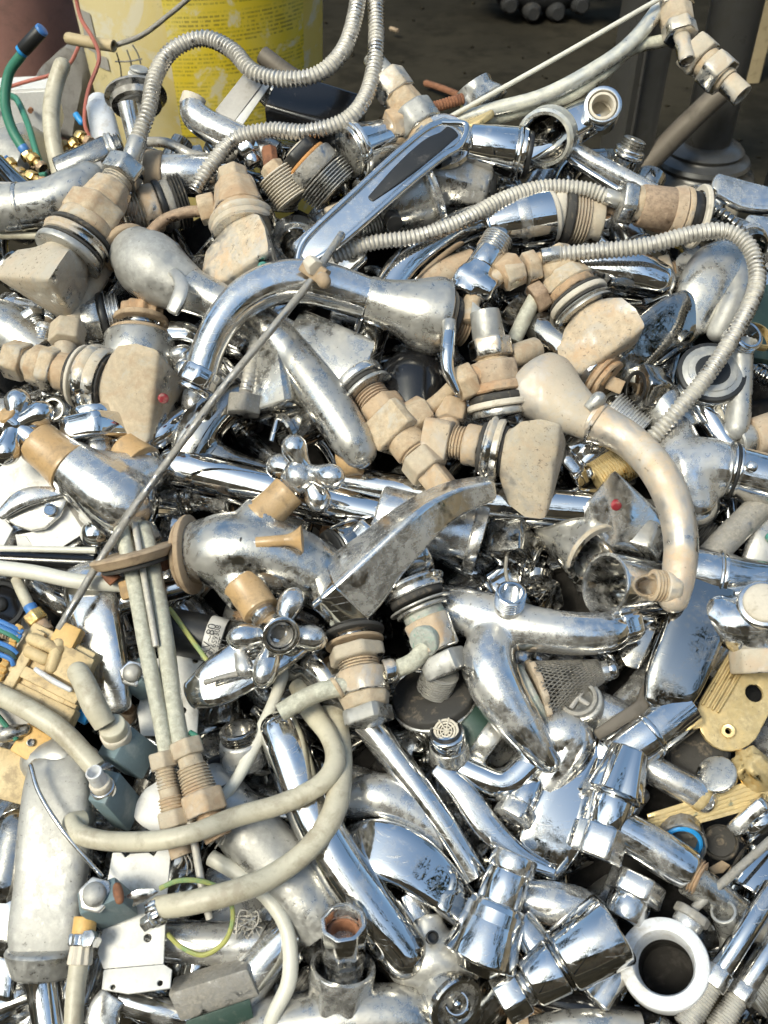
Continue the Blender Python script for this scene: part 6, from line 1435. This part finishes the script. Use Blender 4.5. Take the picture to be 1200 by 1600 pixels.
hose('cream hose with clamp sweeping up to the centre', [(246, 1418, 108), (300, 1410, 128), (370, 1392, 130), (430, 1366, 114), (486, 1322, 106), (524, 1262, 96), (532, 1190, 70), (526, 1130, 40), (520, 1100, 20)], 18.5, 'hose_cream', 'clamped cream loop',
    ends=[((236, 1430, 108), (258, 1418, 112), 'clamp_band 0 .8 22 k chrome_used'), ((226, 1446, 118), (240, 1436, 124), 'clamp_screw 0 1 11 h chrome_used')])
hose('slim translucent hose slanting behind the upper cream loop', [(340, 1256, 60), (372, 1214, 60), (404, 1150, 50), (430, 1090, 36), (446, 1040, 26)], 10, 'hose_white', 'slim slanting hose')
hose('slim hose bending down near the bottom left of centre', [(330, 1340, 40), (380, 1370, 52), (424, 1410, 60), (450, 1460, 64), (452, 1530, 64), (430, 1580, 60), (418, 1610, 50)], 12, 'hose_white', 'slim bottom hose')
T = Thing('plastic_hose', 'cream hose with ribbed sleeve and clamp hanging at the bottom left', 'hose', 'plain plastic hoses', short='sleeved bottom hose', uv=(120, 1540))
T.tube('hose', [(124, 1500, 92), (118, 1550, 96), (114, 1620, 96)], 15, 'hose_cream')
T.stack((134, 1432, 88), (124, 1508, 92), 'elbow 0 .4 18 c cube_yellow; sleeve .5 1 18>20 k washer_pale; clamp_band .36 .62 23 k chrome_used'); T.stack((148, 1470, 92), (136, 1466, 110), 'clamp_screw 0 1 12 h chrome_used'); T.done()
def wire(label, pts, r, mat, short=None, extra=()):
    T = Thing('wire', label, 'wire', 'earth wires', short=short, uv=pts[len(pts) // 2][:2]); T.tube('wire', pts, r, mat, n=8, sub=9)
    for e in extra: T.add(*e)
    if extra: T.parts[0][0] = 'conductor'
    T.done()
wire('yellow-green wire looping from the spade lug under the bracket', [(250, 1388, 124), (280, 1376, 128), (320, 1378, 120), (352, 1396, 108), (364, 1430, 96), (352, 1470, 86), (318, 1492, 80), (284, 1480, 76), (262, 1460, 60)], 4, 'yellow_green', 'yellow-green wire loop',
    [('spade_lug', plate([(192, 1402, 122), (214, 1390, 126), (240, 1388, 126), (248, 1394, 124), (224, 1410, 122), (206, 1418, 120), (208, 1406, 122)], 3), 'chrome_used')])
wire('yellow-green wire behind the twin pipes', [(264, 950, 60), (276, 966, 60), (300, 1000, 66), (322, 1030, 70), (334, 1050, 66)], 4, 'yellow_green', 'straight yellow-green wire')
wire('short green wire arc beside the tan nuts', [(296, 1144, 90), (308, 1152, 92), (312, 1166, 92), (304, 1180, 88)], 4.5, 'green_hose')
wire('green wire strands at the left edge under cream hose', [(-20, 1100, 60), (6, 1130, 62), (26, 1156, 58)], 4.5, 'green_hose')
pipe('steel clamp claw under the green wires at left edge', [(-10, 1150, 50, 10), (14, 1146, 56, 13), (40, 1140, 52, 9)], None, 'steel_grey', name='claw', cat='scrap', cap='rr')
T = Thing('casing', 'brown cardboard-like casing at the left edge', 'casing')
T.add('casing', block((10, 1210, 30), (30, 8, 0), (-6, 40, 0), 30, 3), 'plastic_tan'); T.done()
T = Thing('pipe_socket', 'dark threaded chrome socket above the slim slanting hose', 'socket', short='dark socket', uv=(370, 1150), mat='chrome_dark')
T.stack((384, 1190, 20), (372, 1138, 56), 'neck 0 .7 40>34 c chrome_used; mouth .6 1 30 R chrome_dark'); T.done()
T = Thing('rubber_grommet', 'black rubber-lined socket right of the tan nuts', 'socket')
T.stack((354, 1232, 10), (342, 1206, 50), 'shell 0 1 32 u black'); T.done()
T = Thing('tap_casting', 'dark chrome tap throat under the central lobed handle', 'tap', short='dark tap throat', uv=(500, 1060), mat='chrome_dark')
T.tube('throat', [(460, 1050, 10, 26), (490, 1040, 22, 34), (530, 1080, 22, 36), (560, 1120, 12, 30)], None, 'chrome_dark', cap='rr'); T.done()
T = Thing('display_box', 'grey steel box with dark green window at the bottom left', 'box', short='green-windowed box', uv=(335, 1570), mat='steel_grey')
T.add('shell', block((334, 1556, 60), (62, -20, 4), (10, 22, -8), 50, 4), 'steel_grey'); T.add('window', plate([(290, 1596, 66), (390, 1562, 70), (396, 1590, 60), (300, 1630, 56)], 4), 'green_dark'); T.done()
pipe('scratched clear chrome strip under the bracket foot', [(178, 1556, 30, 22), (164, 1580, 30, 26), (160, 1620, 26, 28)], None, 'chrome_used', name='strip', cat='strip', sec=(.4, 3))
pipe('chrome tube running under the bracket foot', [(190, 1560, 14), (240, 1576, 16), (300, 1590, 10)], 22, 'chrome', name='tube', cat='tube')
pipe('black handle sliver at the bottom right of centre', [(830, 1554, 20, 16), (900, 1574, 24, 20), (990, 1588, 20, 14), (1020, 1590, 14, 8)], None, 'black_gloss', 'black sliver', name='grip_sliver', cat='handle', cap='rr')
pipe('dull chrome pipe stub at the bottom right', [(830, 1612, 30, 22), (900, 1600, 34, 24), (1000, 1604, 30, 22)], None, 'chrome_dull', name='pipe_stub', cat='pipe')

# ------------------------------------------------------------------ small scrap that fills the gaps between the named pieces
LOCAL = True
PROTO = []
def proto(fn, phrase, cat): PROTO.append((fn, phrase, cat))
def p_spout(T): T.tube('pipe', [(-80, 0, 0, 20), (-40, 0, 14, 21), (10, 0, 20, 22), (60, 0, 4, 24)], None, 'chrome_dark', cap='of'); T.stack((56, 0, 4), (92, 0, -10), 'collar 0 .5 30 p chrome_used; thread .45 1 22 r chrome_dull')
def p_valve(T): T.stack((-70, 0, 0), (70, 0, 0), 'nut 0 .16 24 h chrome_used; body .14 .46 24>28 c chrome_used; collar .44 .54 34 p chrome_dark; knob .54 1 36>42 K chrome_used'); T.stack((-20, 0, 0), (-20, 50, 0), 'branch 0 .8 20 c chrome_used; thread .75 1.2 17 R rusty_brass')
def p_nut(T): T.stack((-20, 0, 0), (24, 0, 0), 'nut 0 .6 30 h chrome_used; collar .55 1 24 u chrome_dark')
def p_barrel(T): T.stack((-60, 0, 0), (70, 0, 0), 'barrel 0 .8 32>34 c chrome_dark; rim .78 .9 37 p chrome_used; mouth .88 1 30 R chrome_dark')
def p_lever(T): T.tube('blade', [(-80, 0, 0, 26), (-20, 0, 12, 34), (50, 0, 8, 26)], None, 'chrome_used', cap='rr', sec=(.35, 3)); T.stack((46, 0, 4), (80, 0, -20), 'hub 0 1 30>34 c chrome_dark')
def p_elbow(T): T.tube('bend', [(-60, 0, 0, 22), (-10, 0, 4, 22), (26, 26, 4, 22), (30, 70, 0, 22)], None, 'chrome_dark', cap='ff'); T.stack((-84, 0, 0), (-54, 0, 0), 'nut 0 1 28 h chrome_used'); T.stack((30, 62, 0), (30, 90, 0), 'thread 0 1 20 R chrome_dull')
def p_dull(T): T.stack((-50, 0, 0), (60, 0, 0), 'body 0 .5 34>38 c chrome_dark; ring .5 .6 42 c rubber; thread .6 1 32 r chrome_dull')
def p_cart(T): T.stack((-50, 0, 0), (50, 0, 0), 'stem 0 .25 11 k rusty_brass; neck .22 .5 20 r rusty_brass; hex .5 .7 30 h muddy_chrome; thread .68 1 25 r rusty_brass')
def p_tube(T): T.tube('tube', [(-100, 0, 0, 18), (0, 0, 8, 18), (100, 0, 0, 18)], None, 'chrome_used', cap='oo')
def p_flange(T): T.stack((0, 0, -8), (0, 0, 16), 'dish 0 .6 48>40 c chrome_used; ring .5 1 30 w chrome')
for a in ((p_spout, 'chrome spout piece', 'spout'), (p_valve, 'chrome angle valve', 'valve'), (p_nut, 'chrome nut', 'nut'), (p_barrel, 'chrome barrel', 'barrel'), (p_lever, 'chrome lever', 'lever'), (p_elbow, 'dark chrome elbow', 'elbow'), (p_dull, 'dull ringed fitting', 'fitting'), (p_cart, 'brownish brass cartridge', 'cartridge'), (p_tube, 'chrome tube', 'tube'), (p_flange, 'round chrome flange', 'flange')): proto(*a)
NAMES = {'spout': 'spout_piece', 'valve': 'angle_valve', 'nut': 'hex_nut', 'barrel': 'tap_barrel', 'lever': 'lever_piece', 'elbow': 'pipe_elbow', 'fitting': 'ringed_fitting', 'cartridge': 'valve_cartridge', 'tube': 'chrome_tube', 'flange': 'round_flange'}
roots = []
for fn, ph, cat in PROTO:
    T = Thing(NAMES[cat], ph, cat, 'loose scrap between the larger pieces'); fn(T); roots.append(T.done(loc=np.zeros(3)))
LOCAL = False
rf = random.Random(21)
spots = []
for v in range(300, 1640, 70):
    for u in range(-30, 1240, 76):
        spots.append((u + rf.uniform(-22, 22) + (33 if (v // 70) % 2 else 0), v + rf.uniform(-20, 20)))
# upper band behind the ridge line and just outside the frame
for u in range(150, 860, 70): spots.append((u + rf.uniform(-15, 15), 262 + rf.uniform(-20, 14)))
USED = set()
def where(u, v):
    c = sorted(HERO, key=lambda q: (q[0] - u) ** 2 + (q[1] - v) ** 2)
    for q in c[:14]:
        dx, dy = u - q[0], v - q[1]
        d = ('right of' if dx > 0 else 'left of') if abs(dx) > abs(dy) else ('below' if dy > 0 else 'above')
        yield f'{d} the {q[2]}'
def label_for(phrase, u, v):
    for pre in ('half-buried', 'deep-lying'):
        for w_ in where(u, v):
            lab = f'{pre} {phrase} {w_}'
            if lab not in USED: USED.add(lab); return lab
    return f'half-buried {phrase}'
first = [True] * len(roots)
last_i = -1
W_ = [3, 2.2, 2, 2.4, 2.4, 2.4, 1.6, .9, 1.6, 1.0]
for u, v in spots:
    if (u - 1040) ** 2 + (v - 1512) ** 2 < 95 ** 2: continue
    if u > 960 and v > 1180 and rf.random() < .45: continue      # bare dark ground shows here
    i = rf.choices(range(len(roots)), W_)[0]
    if i == last_i: i = (i + 1) % len(roots)
    last_i = i
    h = rf.uniform(-95, -44)
    rt = roots[i]
    if first[i]: o = rt; first[i] = False
    else:
        o = rt.copy(); COL.objects.link(o)
        for ch in rt.children:
            c = ch.copy(); COL.objects.link(c); c.parent = o
            for g in ch.children: d = g.copy(); COL.objects.link(d); d.parent = c
    p = P((u, v, h))
    M = Matrix.Rotation(-AL * -1, 4, 'X') if False else Matrix.Rotation(AL, 4, 'X')
    R = M @ Matrix.Rotation(rf.uniform(0, 6.28), 4, 'Z') @ Matrix.Rotation(rf.gauss(0, .4), 4, 'Y') @ Matrix.Rotation(rf.uniform(0, 6.28), 4, 'X')
    s = rf.uniform(.82, 1.15)
    o.matrix_world = Matrix.Translation(Vector(p)) @ R @ Matrix.Scale(s, 4)
    uu, vv = u, v
    o['label'] = label_for(PROTO[i][1], uu, vv)
print('things', len([o for o in SC.objects if o.parent is None]), 'objects', len(SC.objects))
